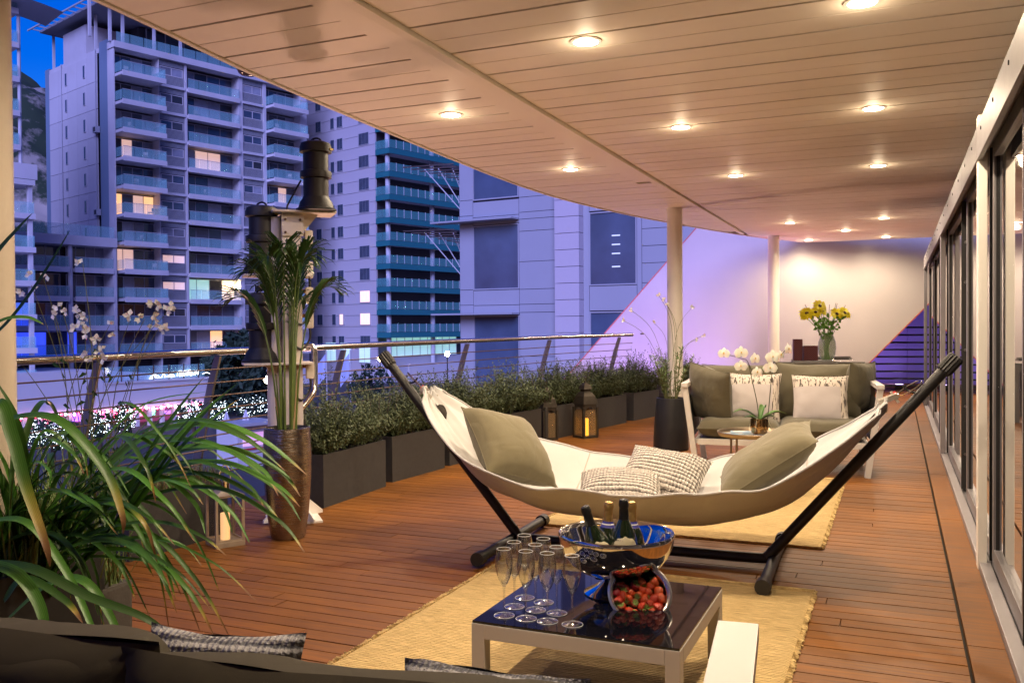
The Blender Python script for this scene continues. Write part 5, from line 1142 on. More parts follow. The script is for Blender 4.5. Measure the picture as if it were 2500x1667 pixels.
# ================================================================ RUGS
def jute():
    m = mat('jute_weave', (.50, .36, .17), .9); N, L, b = nodes_of(m); tc = N.new('ShaderNodeTexCoord'); mp = N.new('ShaderNodeMapping'); mp.inputs['Scale'].default_value = (5, 75, 1); L.new(tc.outputs['Object'], mp.inputs[0])
    n = N.new('ShaderNodeTexNoise'); n.inputs['Scale'].default_value = 2.2; n.inputs['Detail'].default_value = 6; n.inputs['Roughness'].default_value = .7; L.new(mp.outputs[0], n.inputs['Vector'])
    r = N.new('ShaderNodeValToRGB'); e = r.color_ramp.elements; e[0].position = .30; e[0].color = (.32, .19, .06, 1); e[1].position = .62; e[1].color = (.82, .60, .27, 1); L.new(n.outputs['Fac'], r.inputs[0]); L.new(r.outputs[0], b.inputs['Base Color'])
    w_ = N.new('ShaderNodeTexWave'); w_.bands_direction = 'Y'; w_.inputs['Scale'].default_value = 22; w_.inputs['Distortion'].default_value = 2.5; w_.inputs['Detail'].default_value = 3; w_.inputs['Detail Scale'].default_value = 3; L.new(tc.outputs['Object'], w_.inputs['Vector'])
    ad = N.new('ShaderNodeMath'); ad.operation = 'ADD'; L.new(w_.outputs['Fac'], ad.inputs[0]); L.new(n.outputs['Fac'], ad.inputs[1])
    bp = N.new('ShaderNodeBump'); bp.inputs['Strength'].default_value = .8; bp.inputs['Distance'].default_value = .012; L.new(ad.outputs[0], bp.inputs['Height']); L.new(bp.outputs[0], b.inputs['Normal']); return m
M_JUTE = jute()
def rug(u0, u1, v0, v1, label, seed):
    t = thing('jute_rug', label, 'rug', UV((u0 + u1) / 2, (v0 + v1) / 2), RZ, 'jute rugs'); W, H = u1 - u0, v1 - v0; r_ = random.Random(seed)
    def fn(a, b):
        x, y = (a - .5) * W, (b - .5) * H; e = noise.noise(Vector((y * 9, seed, 0))) * .008 + noise.noise(Vector((y * 40, seed, 3))) * .005; e2 = noise.noise(Vector((x * 6, seed, 9))) * .008
        ed = min(a, 1 - a, b, 1 - b); z = .012 * min(1, ed * 60 + .05) + noise.fractal(Vector((x * 5, y * 5, seed)), 1, 2, 3) * .0012 * (ed > .01)
        return Vector((x + e * (1 if a in (0, 1) else 0) * (1 if a else -1), y + (e2 if b in (0, 1) else 0), max(.001, z)))
    MB().grid(fn, 60, 80).build('weave', M_JUTE, t, True, sharp=180)
    for sg in (-1, 1):
        pts_ = [(-W/2 + W * k / 40, sg * H / 2, .008 + r_.uniform(-.001, .001)) for k in range(41)]; MB().tube(pts_, .009, 6).build('hem', M_JUTE, t, True)
    fr_ = MB()
    for sg in (-1, 1):
        y = -H / 2
        while y < H / 2:
            fr_.tube([(sg * W / 2 - sg * .01, y, .007), (sg * (W / 2 + r_.uniform(.004, .014)), y + r_.uniform(.0, .012), .006)], .005, 4); y += .016
    stuff(fr_.build('knots', M_JUTE, t))
rug(-2.02, -.365, 5.03, 7.35, 'golden jute rug under the sofa corner beyond the hammock', 1)
rug(-1.86, -.335, 1.75, 4.2, 'golden jute rug under the glass coffee table', 2)
# ================================================================ HAMMOCK
hd = Vector((.929, -.370, 0)).normalized(); hp = Vector((.370, .929, 0)).normalized(); ho = Vector((.034, 4.887, 0))
H0 = ho + hd * .655; hrz = math.atan2(hd.y, hd.x)          # local x along the hammock, local y away from the camera
HS = thing('hammock_stand', 'black tubular steel hammock stand on the deck', 'hammock stand', H0, hrz)
r0 = .0255
MB().tube(smooth([(-.69, 0, .10), (-.66, 0, .062), (-.60, 0, .05), (0, 0, .05), (.60, 0, .05), (.66, 0, .062), (.69, 0, .10)], 5), r0, 14).build('base_tube', M_BLACK, HS, True)
for sg in (-1, 1):
    a, b_ = Vector((sg * .675, 0, .075)), Vector((sg * 1.475, 0, 1.02))
    MB().tube([a, b_], r0 * 1.06, 14).build('arm', M_BLACK, HS, True)
    d = (b_ - a).normalized(); cp = MB(); n = 28
    rotM = d.to_track_quat('Z', 'Y').to_matrix().to_4x4(); rotM.translation = b_
    vs = []; fs = []
    for i, (rr, z) in enumerate(((.030, -.05), (.036, -.04), (.037, .035), (.030, .045))):
        for k in range(n): q_ = rr * (1 if k % 2 else .86); an = 2*math.pi*k/n; vs.append(rotM @ Vector((q_*math.cos(an), q_*math.sin(an), z)))
    for i in range(3):
        for k in range(n): fs.append((i*n+k, i*n+(k+1)%n, (i+1)*n+(k+1)%n, (i+1)*n+k))
    fs += [tuple(range(n-1,-1,-1)), tuple(3*n+k for k in range(n))]; MB().add(vs, fs).build('end_cap', M_BLACK, HS)
    fc = sg * .69
    MB().tube([(fc, -.47, .045), (fc, .47, .045)], r0 * 1.05, 14).build('foot_bar', M_BLACK, HS, True)
    for s2 in (-1, 1): MB().tube([(fc, s2 * .44, .045), (fc, s2 * .50, .045)], .036, 14).build('foot_cap', M_BLACK, HS, True)
    hk = b_ - d * .16
    MB().tube(smooth([tuple(hk), (hk.x - sg * .04, 0, hk.z - .012), (hk.x - sg * .075, 0, hk.z - .004), (hk.x - sg * .095, 0, hk.z + .02)], 5), .006, 8).build('hook', M_BLACK, HS, True)
HM = thing('hammock', 'cream canvas hammock hanging from the black stand', 'hammock', H0, hrz)
LH = 1.20
wtab = smooth([(0, .50), (.35, .485), (.6, .43), (.75, .355), (.86, .27), (.94, .175), (1.0, .075)]); rtab = smooth([(0, .415), (.3, .43), (.55, .475), (.7, .555), (.82, .655), (.92, .76), (1.0, .845)]); ctab = smooth([(0, .185), (.3, .205), (.5, .26), (.65, .35), (.8, .53), (.9, .68), (1.0, .825)])
def cloth(a, b):
    s = a * 2 - 1; t = b * 2 - 1; S = abs(s)
    w_ = interp(wtab, S); zr = interp(rtab, S); zc = interp(ctab, S)
    f = abs(t) ** 1.75
    
    if t > 0: w_ *= 1 + .17 * math.sin(math.pi * min(1, S)) ** .8; zr += .035 * math.sin(math.pi * S)
    z = zc + (zr - zc) * f; y = t * w_ * (1 - .05 * (1 - abs(t)))
    fold = math.sin(t * 11 + s * 2) * .020 * S ** 3 + math.sin(t * 25) * .009 * S ** 3.5 + .006 * (abs(math.sin(math.pi * a * 6)) - .5) * (1 - S) * (.4 + abs(t)) + .003 * math.sin(a * 43 + t * 5 + 3 * math.sin(a * 9)) * abs(t) ** 3
    fold += .007 * math.sin((t * 3 - s * 4) * 5) * max(0, noise.noise(Vector((s * 3, t * 3, 5)))) * 2
    z += fold + noise.fractal(Vector((s * 2.2, t * 1.6, 1.3)), 1, 2, 3) * .012 + .008 * math.sin(s * 14 + t * 3) * (abs(t) > .6) * abs(t)
    return Vector((s * LH * (1 + .02 * abs(t) * (S < .97)), y, z))
NU, NV = 96, 44
g1 = MB().grid(cloth, NU, NV); me_ = g1.build('canvas', M_CANVAS, HM, True, sharp=180)
sm = me_.modifiers.new('thickness', 'SOLIDIFY'); sm.thickness = .005
for t_ in (0, 1): MB().tube([cloth(k / 80, t_) for k in range(81)], .006, 7).build('hem', M_CANVAS, HM, True)
for e_ in (0, 1): MB().tube([cloth(e_, k / 24) for k in range(25)], .008, 7).build('hem', M_CANVAS, HM, True)
for s_ in (.16, .33, .5, .67, .84): MB().tube([cloth(s_ + .0 * k, k / 40) + Vector((0, 0, .001)) for k in range(41)], .0032, 5).build('seam', M_SEAM, HM, True)
M_STRAP = fabric('strap_webbing', (.55, .50, .43)); M_RED = mat('red_tag', (.6, .03, .03), .6); M_WTAG = mat('white_print', (.8, .8, .8), .6)
for sg in (-1, 1):
    d = (Vector((sg * 1.475, 0, 1.02)) - Vector((sg * .675, 0, .075))).normalized(); hk = Vector((sg * 1.475, 0, 1.02)) - d * .16; hook = Vector((hk.x - sg * .085, 0, hk.z - .005))
    c1 = cloth(0 if sg < 0 else 1, .5); sd = (hook - c1); mid = c1 + sd * .62
    for yy in (-.03, .03): MB().bar(c1 + Vector((sg * -.03, yy * 1.3, 0)), mid + Vector((0, yy * .35, 0)), .026, .004, up=(0, 1, 0) if sg < 0 else (0, 1, .4)).build('strap', M_STRAP, HM)
    MB().bar(c1 + sd * .40, c1 + sd * .52, .06, .012, up=(0, 1, 0)).build('strap_keeper', M_STRAP, HM)
    tg_ = MB().bar(c1 + sd * .42 + Vector((0, -.008, .018)), c1 + sd * .53 + Vector((0, -.008, .018)), .003, .022, up=(0, .5, 1)).build('brand_tag', M_RED, HM)
    MB().bar(c1 + sd * .44 + Vector((0, -.0105, .018)), c1 + sd * .51 + Vector((0, -.0105, .018)), .001, .005, up=(0, .5, 1)).build('tag_print', M_WTAG, tg_)
    n_ = sd.normalized(); pts_ = []
    for k in range(21): a = 2 * math.pi * k / 20; pts_.append(mid + n_ * (.05 - .052 * math.cos(a)) * 1.2 + Vector((0, .02, 0)) * math.sin(a) + n_.cross(Vector((0, 1, 0))) * .012 * math.sin(a))
    MB().tube(pts_, .0035, 6, cap=False).build('carabiner', M_CHROME, HM, True)
    hx = sg * (LH - .075); cz = cloth(.5 + .5 * hx / LH, .5).z
    MB().grid(lambda a, b: cloth(.5 + .5 * (hx + sg * .03 * (a - .5) * 2) / LH, .5 + .12 * (b - .5) * 2 * math.sqrt(max(0, 1 - (2 * a - 1) ** 2))) + Vector((0, 0, .006)), 8, 8).build('slot_eyelet', M_DARK, HM)
def hl(x, y, z): return H0 + hd * x + hp * y + Vector((0, 0, z))
cushion('cushion', 'large olive canvas cushion at the left end of the hammock', M_OLIVEL, Vector((-.02, 4.82, .555)), Vector((.768, .572, -.288)), Vector((-.314, .728, .610)), .48, .48, .24, 31, 'olive cushions', wr=.012)
cushion('cushion', 'large olive canvas cushion at the right end of the hammock', M_OLIVEL, hl(.66, -.05, .545), -hp * .92 + hd * .12 - Vector((0, 0, .10)), hd * .76 + Vector((0, 0, .52)), .46, .54, .19, 47, 'olive cushions', wr=.012)
cushion('knit_cushion', 'cream and dark ribbed knit cushion in front in the hammock middle', M_KNIT, hl(-.06, -.10, .375), hd * .98 + hp * .2, hp * .95 + Vector((0, 0, .22)), .44, .40, .16, 5, 'knit cushions', piping=False, wr=.008)
cushion('knit_cushion', 'cream and dark ribbed knit cushion propped behind in the hammock', M_KNIT, hl(.11, .16, .415), hd * .97 + Vector((0, 0, -.18)), hp * .85 + Vector((0, 0, .40)), .44, .42, .16, 9, 'knit cushions', piping=False, wr=.008)
th_ = MB().grid(lambda a, b: cloth(.335 + .34 * a, .10 + .62 * b) + Vector((0, 0, .024 + .022 * abs(noise.noise(Vector((a * 8, b * 5, 2)))))), 60, 30)
o = th_.build('throw', M_PINK, None, True, sharp=180); o.location = H0; o.rotation_euler = (0, 0, hrz); tag(o, 'blush knitted throw spread under the knit cushions', 'throw'); o.modifiers.new('thickness', 'SOLIDIFY').thickness = .008; o.modifiers['thickness'].offset = 1
# ================================================================ COFFEE TABLE WITH GLASSES
TZ = .262
fl, frr, br = G(1161.8, 1516, TZ), G(1668.8, 1586, TZ), G(1751.8, 1430, TZ); e1 = (frr - fl); S1 = (e1.length + (br - frr).length) / 2; ctb = (fl + br) / 2; trz = math.atan2(e1.y, e1.x)
CT = thing('coffee_table', 'low white square coffee table with black glass top', 'table', (ctb.x, ctb.y, .012), trz)
M_WMET = mat('white_powder_coat', (.52, .49, .47), .42, var=.04, bump=.05, bscale=300); M_BGL = mat('black_glass', (.004, .004, .007), .03, 0, **{'Specular IOR Level': .45})
h_ = S1 / 2; lg = .045; TT = TZ - .012
for sx in (-1, 1):
    for sy in (-1, 1): MB().box(sx*h_ - (lg if sx > 0 else 0), sx*h_ + (lg if sx < 0 else 0), sy*h_ - (lg if sy > 0 else 0), sy*h_ + (lg if sy < 0 else 0), 0, TT - .008).build('leg', M_WMET, CT, bevel=.002)
for sy in (-1, 1): MB().box(-h_ + lg + .0005, h_ - lg - .0005, sy*h_ - (.0445 if sy > 0 else .0005), sy*h_ + (.0445 if sy < 0 else .0005) - 0, TT - .055, TT - .0085).build('apron', M_WMET, CT, bevel=.002)
for sx in (-1, 1): MB().box(sx*h_ - (.0445 if sx > 0 else .0005), sx*h_ + (.0445 if sx < 0 else .0005), -h_ + lg + .0005, h_ - lg - .0005, TT - .055, TT - .0085).build('apron', M_WMET, CT, bevel=.002)
MB().box(-h_ + .002, h_ - .002, -h_ + .002, h_ - .002, TT - .008, TT).build('glass_top', M_BGL, CT, bevel=.0015)
M_CRY = thin_glass('crystal')
fo_ = [(.0, 0), (.0335, 0), (.0335, .0015), (.02, .004), (.006, .009), (.0035, .02), (.0032, .085), (.005, .096)]
bo_ = [(.012, .106), (.0205, .125), (.027, .15), (.0294, .170), (.028, .19), (.0235, .218), (.0225, .2185)]; bi_ = [(.0228, .216), (.0271, .19), (.0285, .170), (.0261, .15), (.0196, .125), (.011, .108), (.0, .100)]
foot_me = shared(MB().lathe(fo_ + [(.0, .098)], 24, cap=False), 'stem_foot', M_CRY, True); bowl_me = shared(MB().lathe([(.0, .0965), (.005, .0975)] + bo_ + bi_, 28, cap=False), 'bowl', M_CRY, True)
fls = [(395,972,'front row, leftmost'),(557,995,'front row, second from left'),(714,1015,'front row, third from left'),(897,1038,'front row, rightmost and nearest the strawberries'),(470,907,'middle row, left'),(627,932,'middle row, centre'),(783,955,'middle row, right'),(546,842,'back row, left'),(686,876,'back row, right')]
M_GLINT = mat('rim_glint', (.9, .92, .95), .08, 0, Alpha=.75); rim_me = shared(MB().tube([(.0226 * math.cos(k * math.pi / 14), .0226 * math.sin(k * math.pi / 14), .2185) for k in range(29)], .0009, 5, cap=False), 'rim', M_GLINT, True); edge_me = shared(MB().tube([(.0333 * math.cos(k * math.pi / 14), .0333 * math.sin(k * math.pi / 14), .0012) for k in range(29)], .0008, 5, cap=False), 'foot_glint', M_GLINT, True)  # white lines standing for light caught on rim and foot
for zx, zy, lab in fls:
    p = G(1100 + zx / 3.015, 1180 + zy / 3.015, TZ); t = thing('champagne_flute', 'empty crystal champagne flute on the black glass table, ' + lab, 'glass', (p.x, p.y, TZ + .0005), rnd.uniform(0, 6), 'champagne flutes'); st_ = link('stem_foot', foot_me, t); bw_ = link('bowl', bowl_me, t); link('rim', rim_me, bw_); link('foot_glint', edge_me, st_)
# champagne bowl with four bottles
bc = G(1505, 1447, TZ); CB = thing('champagne_bowl', 'large polished steel footed bowl holding champagne bottles', 'bowl', (bc.x, bc.y, TZ + .0005))
MB().lathe([(0, 0), (.112, 0), (.114, .004), (.100, .012), (.070, .028), (.050, .048), (.044, .060), (.05, .066)], 56).build('foot', M_CHROME, CB, True, sharp=60)
MB().lathe([(.03, .062), (.08, .066), (.125, .082), (.160, .108), (.184, .140), (.197, .172), (.203, .200), (.205, .212), (.201, .218), (.193, .214), (.188, .195), (.172, .150), (.145, .110), (.10, .085), (0, .076)], 64, cap=False).build('bowl', M_CHROME, CB, True, sharp=60)
M_BOT = mat('bottle_glass', (.008, .016, .006), .05, 0, **{'Coat Weight': 1.0, 'Coat Roughness': .02}); M_FOILK = mat('black_foil', (.02, .02, .02), .35, .6, bump=.4, bscale=120); M_FOILG = mat('gold_foil', (.62, .40, .14), .32, .9, bump=.4, bscale=120); M_LAB = mat('cream_label', (.62, .55, .38), .6, var=.08, vscale=30); M_LABW = mat('white_label', (.7, .7, .72), .6); M_COLLAR = mat('blue_collar', (.05, .05, .28), .5)
body = MB().lathe([(.0, 0), (.036, 0), (.042, .005), (.0435, .02), (.0435, .115), (.041, .14), (.034, .168), (.024, .195), (.0165, .215), (.0145, .222)], 32, cap=False); body_me = shared(body, 'glass_body', M_BOT, True)
foil = MB().lathe([(.0165, .2155), (.0152, .235), (.0145, .262), (.0155, .268), (.0165, .273), (.016, .285), (.0135, .295), (.006, .299), (0, .2995)], 20, cap=False); fk = shared(foil, 'foil', M_FOILK, True); fg = shared(foil, 'foil', M_FOILG, True)
col_me = shared(MB().lathe([(.0253, .192), (.0185, .2105), (.0175, .217)], 24, cap=False), 'collar', M_COLLAR, True); colp = shared(MB().lathe([(.0212, .2035), (.0198, .2075)], 24, cap=False), 'collar_print', M_LABW, True)
def patch(z0, z1, a0, a1, rr, pts=10):
    def fn(a, b):
        z = z0 + (z1 - z0) * b; cc = abs(2 * b - 1); wd = math.sqrt(max(0, 1 - cc ** 2.4)); an = (a0 + a1) / 2 + (a - .5) * (a1 - a0) * wd
        r_ = .0439 if z < .115 else interp([(.115, .0439), (.14, .0414), (.168, .0344), (.195, .0244)], z); return Vector((r_ * math.cos(an), r_ * math.sin(an), z))
    return MB().grid(fn, 12, 10)
lab1 = shared(patch(.05, .158, -math.pi/2 - 1.0, -math.pi/2 + 1.0, .044), 'label', M_LAB, True); lab2 = shared(patch(.06, .13, -math.pi/2 - .9, -math.pi/2 + .9, .044), 'label', M_LABW, True)
def print_me(z0, w_): 
    m = MB()
    for k in range(3): 
        for j in range(5): a = -math.pi/2 - w_ + 2 * w_ * (j + .1 * k) / 4.6; m.add([Vector((.0443 * math.cos(a), .0443 * math.sin(a), z0 + k * .013)), Vector((.0443 * math.cos(a + .14), .0443 * math.sin(a + .14), z0 + k * .013)), Vector((.0443 * math.cos(a + .14), .0443 * math.sin(a + .14), z0 + .005 + k * .013)), Vector((.0443 * math.cos(a), .0443 * math.sin(a), z0 + .005 + k * .013))], [(0,1,2,3)])
    return m
prt = shared(print_me(.075, .5), 'label_print', mat('label_ink', (.15, .12, .08), .6))
bspec = [((985, 163), (-.045, -.03), fk, False, 'champagne bottle with black foil, leftmost and lowest in the bowl', lab1), ((1166, 128), (-.03, .055), fg, True, 'champagne bottle with gold foil, left of the tall black topped one', lab2), ((1275, 110), (.02, -.055), fk, False, 'champagne bottle with black foil, tallest in front in the bowl', lab1), ((1332, 128), (.06, .03), fg, True, 'champagne bottle with gold foil, rightmost in the bowl', lab2)]
for (zx, zy), off, foil_me, gold, lab, lm in bspec:
    b0 = Vector((bc.x + off[0], bc.y + off[1], TZ + .105)); tp = AT(1100 + zx / 3.015, 1180 + zy / 3.015, bc.y + off[1] * 1.1)
    d = (tp - b0).normalized(); b0 = tp - d * .2995 * .86
    t = thing('champagne_bottle', lab, 'bottle', (0, 0, 0), 0, 'champagne bottles'); q_ = d.to_track_quat('Z', 'Y').to_matrix(); yl = (Vector((0, 1, 0)) - d * d.y).normalized(); xl = yl.cross(d); Mx = Matrix((xl, yl, d)).transposed().to_4x4(); Mx.translation = b0; t.matrix_world = Mx @ Matrix.Diagonal((1.08, 1.08, .86, 1))
    link('glass_body', body_me, t); link('foil', foil_me, t); lo_ = link('label', lm, t); link('label_print', prt, lo_)
    if gold: co_ = link('collar', col_me, t); link('collar_print', colp, co_)
# tilted bowl of strawberries
sc_ = AT(1562, 1447, 2.985); ax = Vector((-.02, -.80, .60)).normalized(); xr = Vector((1, 0, 0)); xr = (xr - ax * xr.dot(ax)).normalized(); yu = ax.cross(xr)
SB = thing('strawberry_bowl', 'small polished steel bowl tipped towards the camera, full of strawberries', 'bowl'); Mx = Matrix((xr, yu, ax)).transposed().to_4x4(); Mx.translation = sc_; SB.matrix_world = Mx
MB().lathe([(0, -.088), (.03, -.086), (.062, -.07), (.086, -.042), (.098, -.012), (.100, .0), (.098, .004), (.092, .003), (.088, -.004), (.080, -.030), (.055, -.055), (0, -.066)], 48, cap=False).build('shell', mat('brushed_steel', (.72, .70, .68), .18, 1.0), SB, True, sharp=60)
MB().lathe([(.1005, -.004), (.108, .001), (.1005, .009), (.095, .004)], 48, cap=False).build('rim', mat('satin_steel', (.85, .83, .80), .36, 1.0), SB, True)
M_BERRY = mat('strawberry_skin', (.42, .018, .012), .28, var=.5, vscale=60, bump=.5, bscale=260, **{'Coat Weight': .4}); N, L, b = nodes_of(M_BERRY); oi = N.new('ShaderNodeObjectInfo'); hv = N.new('ShaderNodeHueSaturation'); mr = N.new('ShaderNodeMapRange'); mr.inputs[3].default_value = .65; mr.inputs[4].default_value = 1.5; L.new(oi.outputs['Random'], mr.inputs[0]); L.new(mr.outputs[0], hv.inputs['Value']); mr2 = N.new('ShaderNodeMapRange'); mr2.inputs[3].default_value = .495; mr2.inputs[4].default_value = .52; L.new(oi.outputs['Random'], mr2.inputs[0]); L.new(mr2.outputs[0], hv.inputs['Hue']); L.new(b.inputs['Base Color'].links[0].from_socket, hv.inputs['Color']); L.new(hv.outputs[0], b.inputs['Base Color'])
M_CALYX = mat('calyx_green', (.17, .24, .05), .6, var=.3, vscale=60)
by = MB().lathe([(0, -.021), (.006, -.0195), (.012, -.012), (.0165, -.002), (.0178, .006), (.0155, .0125), (.008, .0155), (0, .015)], 16, cap=False); by_me = shared(by, 'fruit', M_BERRY, True)
cm = MB()
for k in range(8):
    a = k * math.pi / 4; c, s_ = math.cos(a), math.sin(a); cm.add([Vector((0, 0, .0165)), Vector((c*.008 - s_*.0035, s_*.008 + c*.0035, .018)), Vector((c*.0165, s_*.0165, .0145 + .003 * (k % 2))), Vector((c*.008 + s_*.0035, s_*.008 - c*.0035, .018))], [(0,1,2,3)])
cm.tube([(0, 0, .0165), (.002, 0, .024)], .0012, 5); cal_me = shared(cm, 'calyx', M_CALYX)
r_ = random.Random(14); spots = []
for zx, zy in [(1255,752),(1285,775),(1352,755),(1405,725),(1470,760),(1530,795),(1325,800),(1385,822),(1412,785),(1455,800),(1270,830),(1240,860),(1310,850),(1350,880),(1425,855),(1470,880),(1500,845),(1547,845),(1262,910),(1315,945),(1410,910),(1525,910),(1415,965),(1480,948),(1360,960),(1225,800),(1500,725)]:
    rr = ray(1100 + zx / 3.015, 1180 + zy / 3.015); t_ = ((sc_ - ax * r_.uniform(.004, .016)) - CAM).dot(ax) / rr.dot(ax); p = CAM + rr * t_; lv = (p - sc_); lv -= ax * lv.dot(ax)
    if lv.length > .076: p -= lv * (1 - .076 / lv.length)
    t = thing('strawberry', 'ripe red strawberry with green calyx in the tipped steel bowl', 'strawberry', (0, 0, 0), 0, 'strawberries in the bowl')
    dd = (ax * r_.uniform(-.5, 1.2) + xr * r_.gauss(0, .8) + yu * r_.gauss(0, .8)).normalized(); Mq = dd.to_track_quat('Z', 'Y').to_matrix().to_4x4(); s_ = r_.uniform(.82, 1.08); t.matrix_world = Matrix.Translation(p) @ Mq @ Matrix.Diagonal((s_, s_, s_, 1)); link('fruit', by_me, t); link('calyx', cal_me, t)
# ================================================================ SOFA ACROSS THE TERRACE
se = Vector((1.27, -.387, 0)).normalized(); so_ = Vector((1.50, 7.375, 0)); W_ = 1.36; srz = math.atan2(se.y, se.x); DP = .78
SF = thing('garden_sofa', 'white framed two seat garden sofa with olive cushions beyond the hammock', 'sofa', so_, srz)
def sb(nm, x0, x1, y0, y1, z0, z1, mt=M_WMET, bev=.004): return MB().box(x0, x1, y0, y1, z0, z1).build(nm, mt, SF, bevel=bev)
sb('front_rail', .03, W_ - .03, 0, .04, .225, .275); sb('back_rail', .03, W_ - .03, DP - .04, DP, .225, .275)
for x, nm in ((0, 'side_rail'), (W_ - .05, 'side_rail')): sb(nm, x + .005, x + .045, .04, DP - .04, .23, .27)
sb('seat_deck', .05, W_ - .05, .04, DP - .04, .262, .274, M_BLACK, 0)
for sg, x in ((-1, .0), (1, W_)):
    o_ = sg * .075
    for y in (.02, DP - .02): MB().bar((x - sg * .02, y, 0), (x + o_, y, .70), .045, .05, up=(0, 1, 0)).build('leg', M_WMET, SF, bevel=.003)
    MB().bar((x + o_, -.02, .715), (x + o_, DP + .02, .715), .055, .035).build('arm_rest', M_WMET, SF, bevel=.004)
    MB().bar((x + sg * .035, .04, .45), (x + sg * .035, DP - .05, .45), .004, .34, up=(sg * .12, 0, 1)).build('arm_webbing', M_BLACK, SF)
for z in (.4, .52, .64): MB().box(.0, W_, DP - .03, DP - .015, z, z + .05).build('back_slat', M_WMET, SF, bevel=.003)
for k in range(2):
    mb = pillow_mb(W_ / 2 - .02, DP - .06, .17, 60 + k, pinch=.0, pw=7, wr=.006); mb.xf(Matrix.Translation((.03 + (W_ - .06) * (k + .5) / 2, DP / 2 - .05, .36)) @ Matrix.Rotation(R(-90), 4, 'X')); mb.build('seat_cushion', M_OLIVE, SF, True, sharp=80)
def sl3(x, y, z): return so_ + se * x + Vector((-se.y, se.x, 0)) * y + Vector((0, 0, z))
sv = Vector((-se.y, se.x, 0)); G_S = 'cushions on the far sofa'
cushion('cushion', 'olive back cushion at the left of the far sofa, behind the patterned one', M_OLIVE, sl3(.36, .58, .63), se, sv * .25 + Vector((0, 0, 1)), .70, .48, .25, 3, G_S, wr=.014)
cushion('cushion', 'olive back cushion at the right of the far sofa', M_OLIVE, sl3(.99, .55, .64), se, sv * .25 + Vector((0, 0, 1)), .70, .50, .26, 8, G_S, wr=.014)
cushion('cushion', 'square olive corner cushion leaning on the left arm of the far sofa', M_OLIVE, sl3(.12, .22, .62), se * .75 - sv * .72 + Vector((0, 0, -.18)), -se * .30 + Vector((0, 0, 1)), .50, .50, .20, 12, G_S, wr=.014)
cushion('cushion', 'olive corner cushion peeking over the right arm of the far sofa', M_OLIVE, sl3(1.33, .62, .66), se * .5 + sv * .8, se * .15 + Vector((0, 0, 1)), .42, .46, .18, 17, G_S, wr=.014)
cushion('cushion', 'grey cushion with streaky woven border, left of the orchid stems on the far sofa', M_WOVEN, sl3(.47, .34, .60), se * .97 - sv * .1, sv * .35 + Vector((0, 0, 1)) + se * .05, .44, .42, .15, 23, G_S, wr=.008, piping=False)
cushion('cushion', 'grey cushion with streaky woven border, on the right seat of the far sofa', M_WOVEN, sl3(1.00, .30, .59), se, sv * .35 + Vector((0, 0, 1)), .45, .42, .15, 29, G_S, wr=.008, piping=False)
# round tray table, orchid, magazines
rt = G(1841, 1056, .43); RT = thing('tray_table', 'small round metal tray table before the far sofa', 'table', (rt.x, rt.y, 0))
M_TRAY = mat('bronze_tray', (.30, .23, .16), .32, .85, var=.2, vscale=12, rvar=.1)
MB().lathe([(0, .418), (.245, .418), (.256, .44), (.260, .441), (.262, .436), (.250, .41), (0, .408)], 48, cap=False).build('tray', M_TRAY, RT, True)
for k in range(4): a = k * math.pi / 2 + .4; MB().tube([(math.cos(a) * .2, math.sin(a) * .2, .408), (math.cos(a) * .21, math.sin(a) * .21, .012)], .008, 8).build('leg', M_TRAY, RT, True)
MB().tube([(math.cos(k * math.pi / 16) * .205, math.sin(k * math.pi / 16) * .205, .10) for k in range(33)], .005, 6, cap=False).build('leg_ring', M_TRAY, RT, True)
def magmat(nm, c1, c2, c3):
    m = mat(nm, c1, .3); N, L, b = nodes_of(m); tc = N.new('ShaderNodeTexCoord'); v_ = N.new('ShaderNodeTexVoronoi'); v_.inputs['Scale'].default_value = 14; L.new(tc.outputs['Object'], v_.inputs['Vector']); r = N.new('ShaderNodeValToRGB'); e = r.color_ramp.elements; e[0].color = (*c2, 1); e[1].color = (*c3, 1); e.new(.5).color = (*c1, 1); r.color_ramp.interpolation = 'CONSTANT'; L.new(v_.outputs['Color'], r.inputs[0]); L.new(r.outputs[0], b.inputs['Base Color']); return m
for k, (dx, dy, rz2, c, lab) in enumerate([(-.10, .0, .3, ((.45, .5, .55), (.12, .3, .42), (.6, .25, .22)), 'colourful glossy magazine on the left of the tray table'), (-.06, .03, -.25, ((.6, .58, .55), (.2, .35, .5), (.7, .6, .4)), 'pale magazine on top of the stack on the tray table'), (.10, -.05, .8, ((.5, .5, .52), (.15, .15, .2), (.35, .5, .6)), 'magazine right of the orchid pot on the tray table')]):
    t = thing('magazine', lab, 'magazine', (rt.x + dx, rt.y + dy, .4185 + (k == 1) * .0075), rz2, 'magazines on the tray'); MB().box(-.1, .1, -.07, .07, 0, .006).build('pages', M_LABW, t); MB().box(-.101, .101, -.071, .071, .0061, .007).build('cover', magmat('magazine_cover', *c), t)
ob = Vector((rt.x + .03, rt.y - .03, .425)); OP = thing('orchid_pot', 'small mirror gold pot of the white orchid', 'pot', ob); M_GOLD = mat('gold_mirror', (.42, .28, .13), .1, 1.0)
MB().lathe([(.042, 0), (.055, .005), (.062, .04), (.064, .08), (.062, .108), (.058, .11), (.057, .095)], 36, cap=False).build('body', M_GOLD, OP, True); MB().lathe([(0, .097), (.0575, .097)], 20, cap=False).build('bark', M_SOIL, OP)
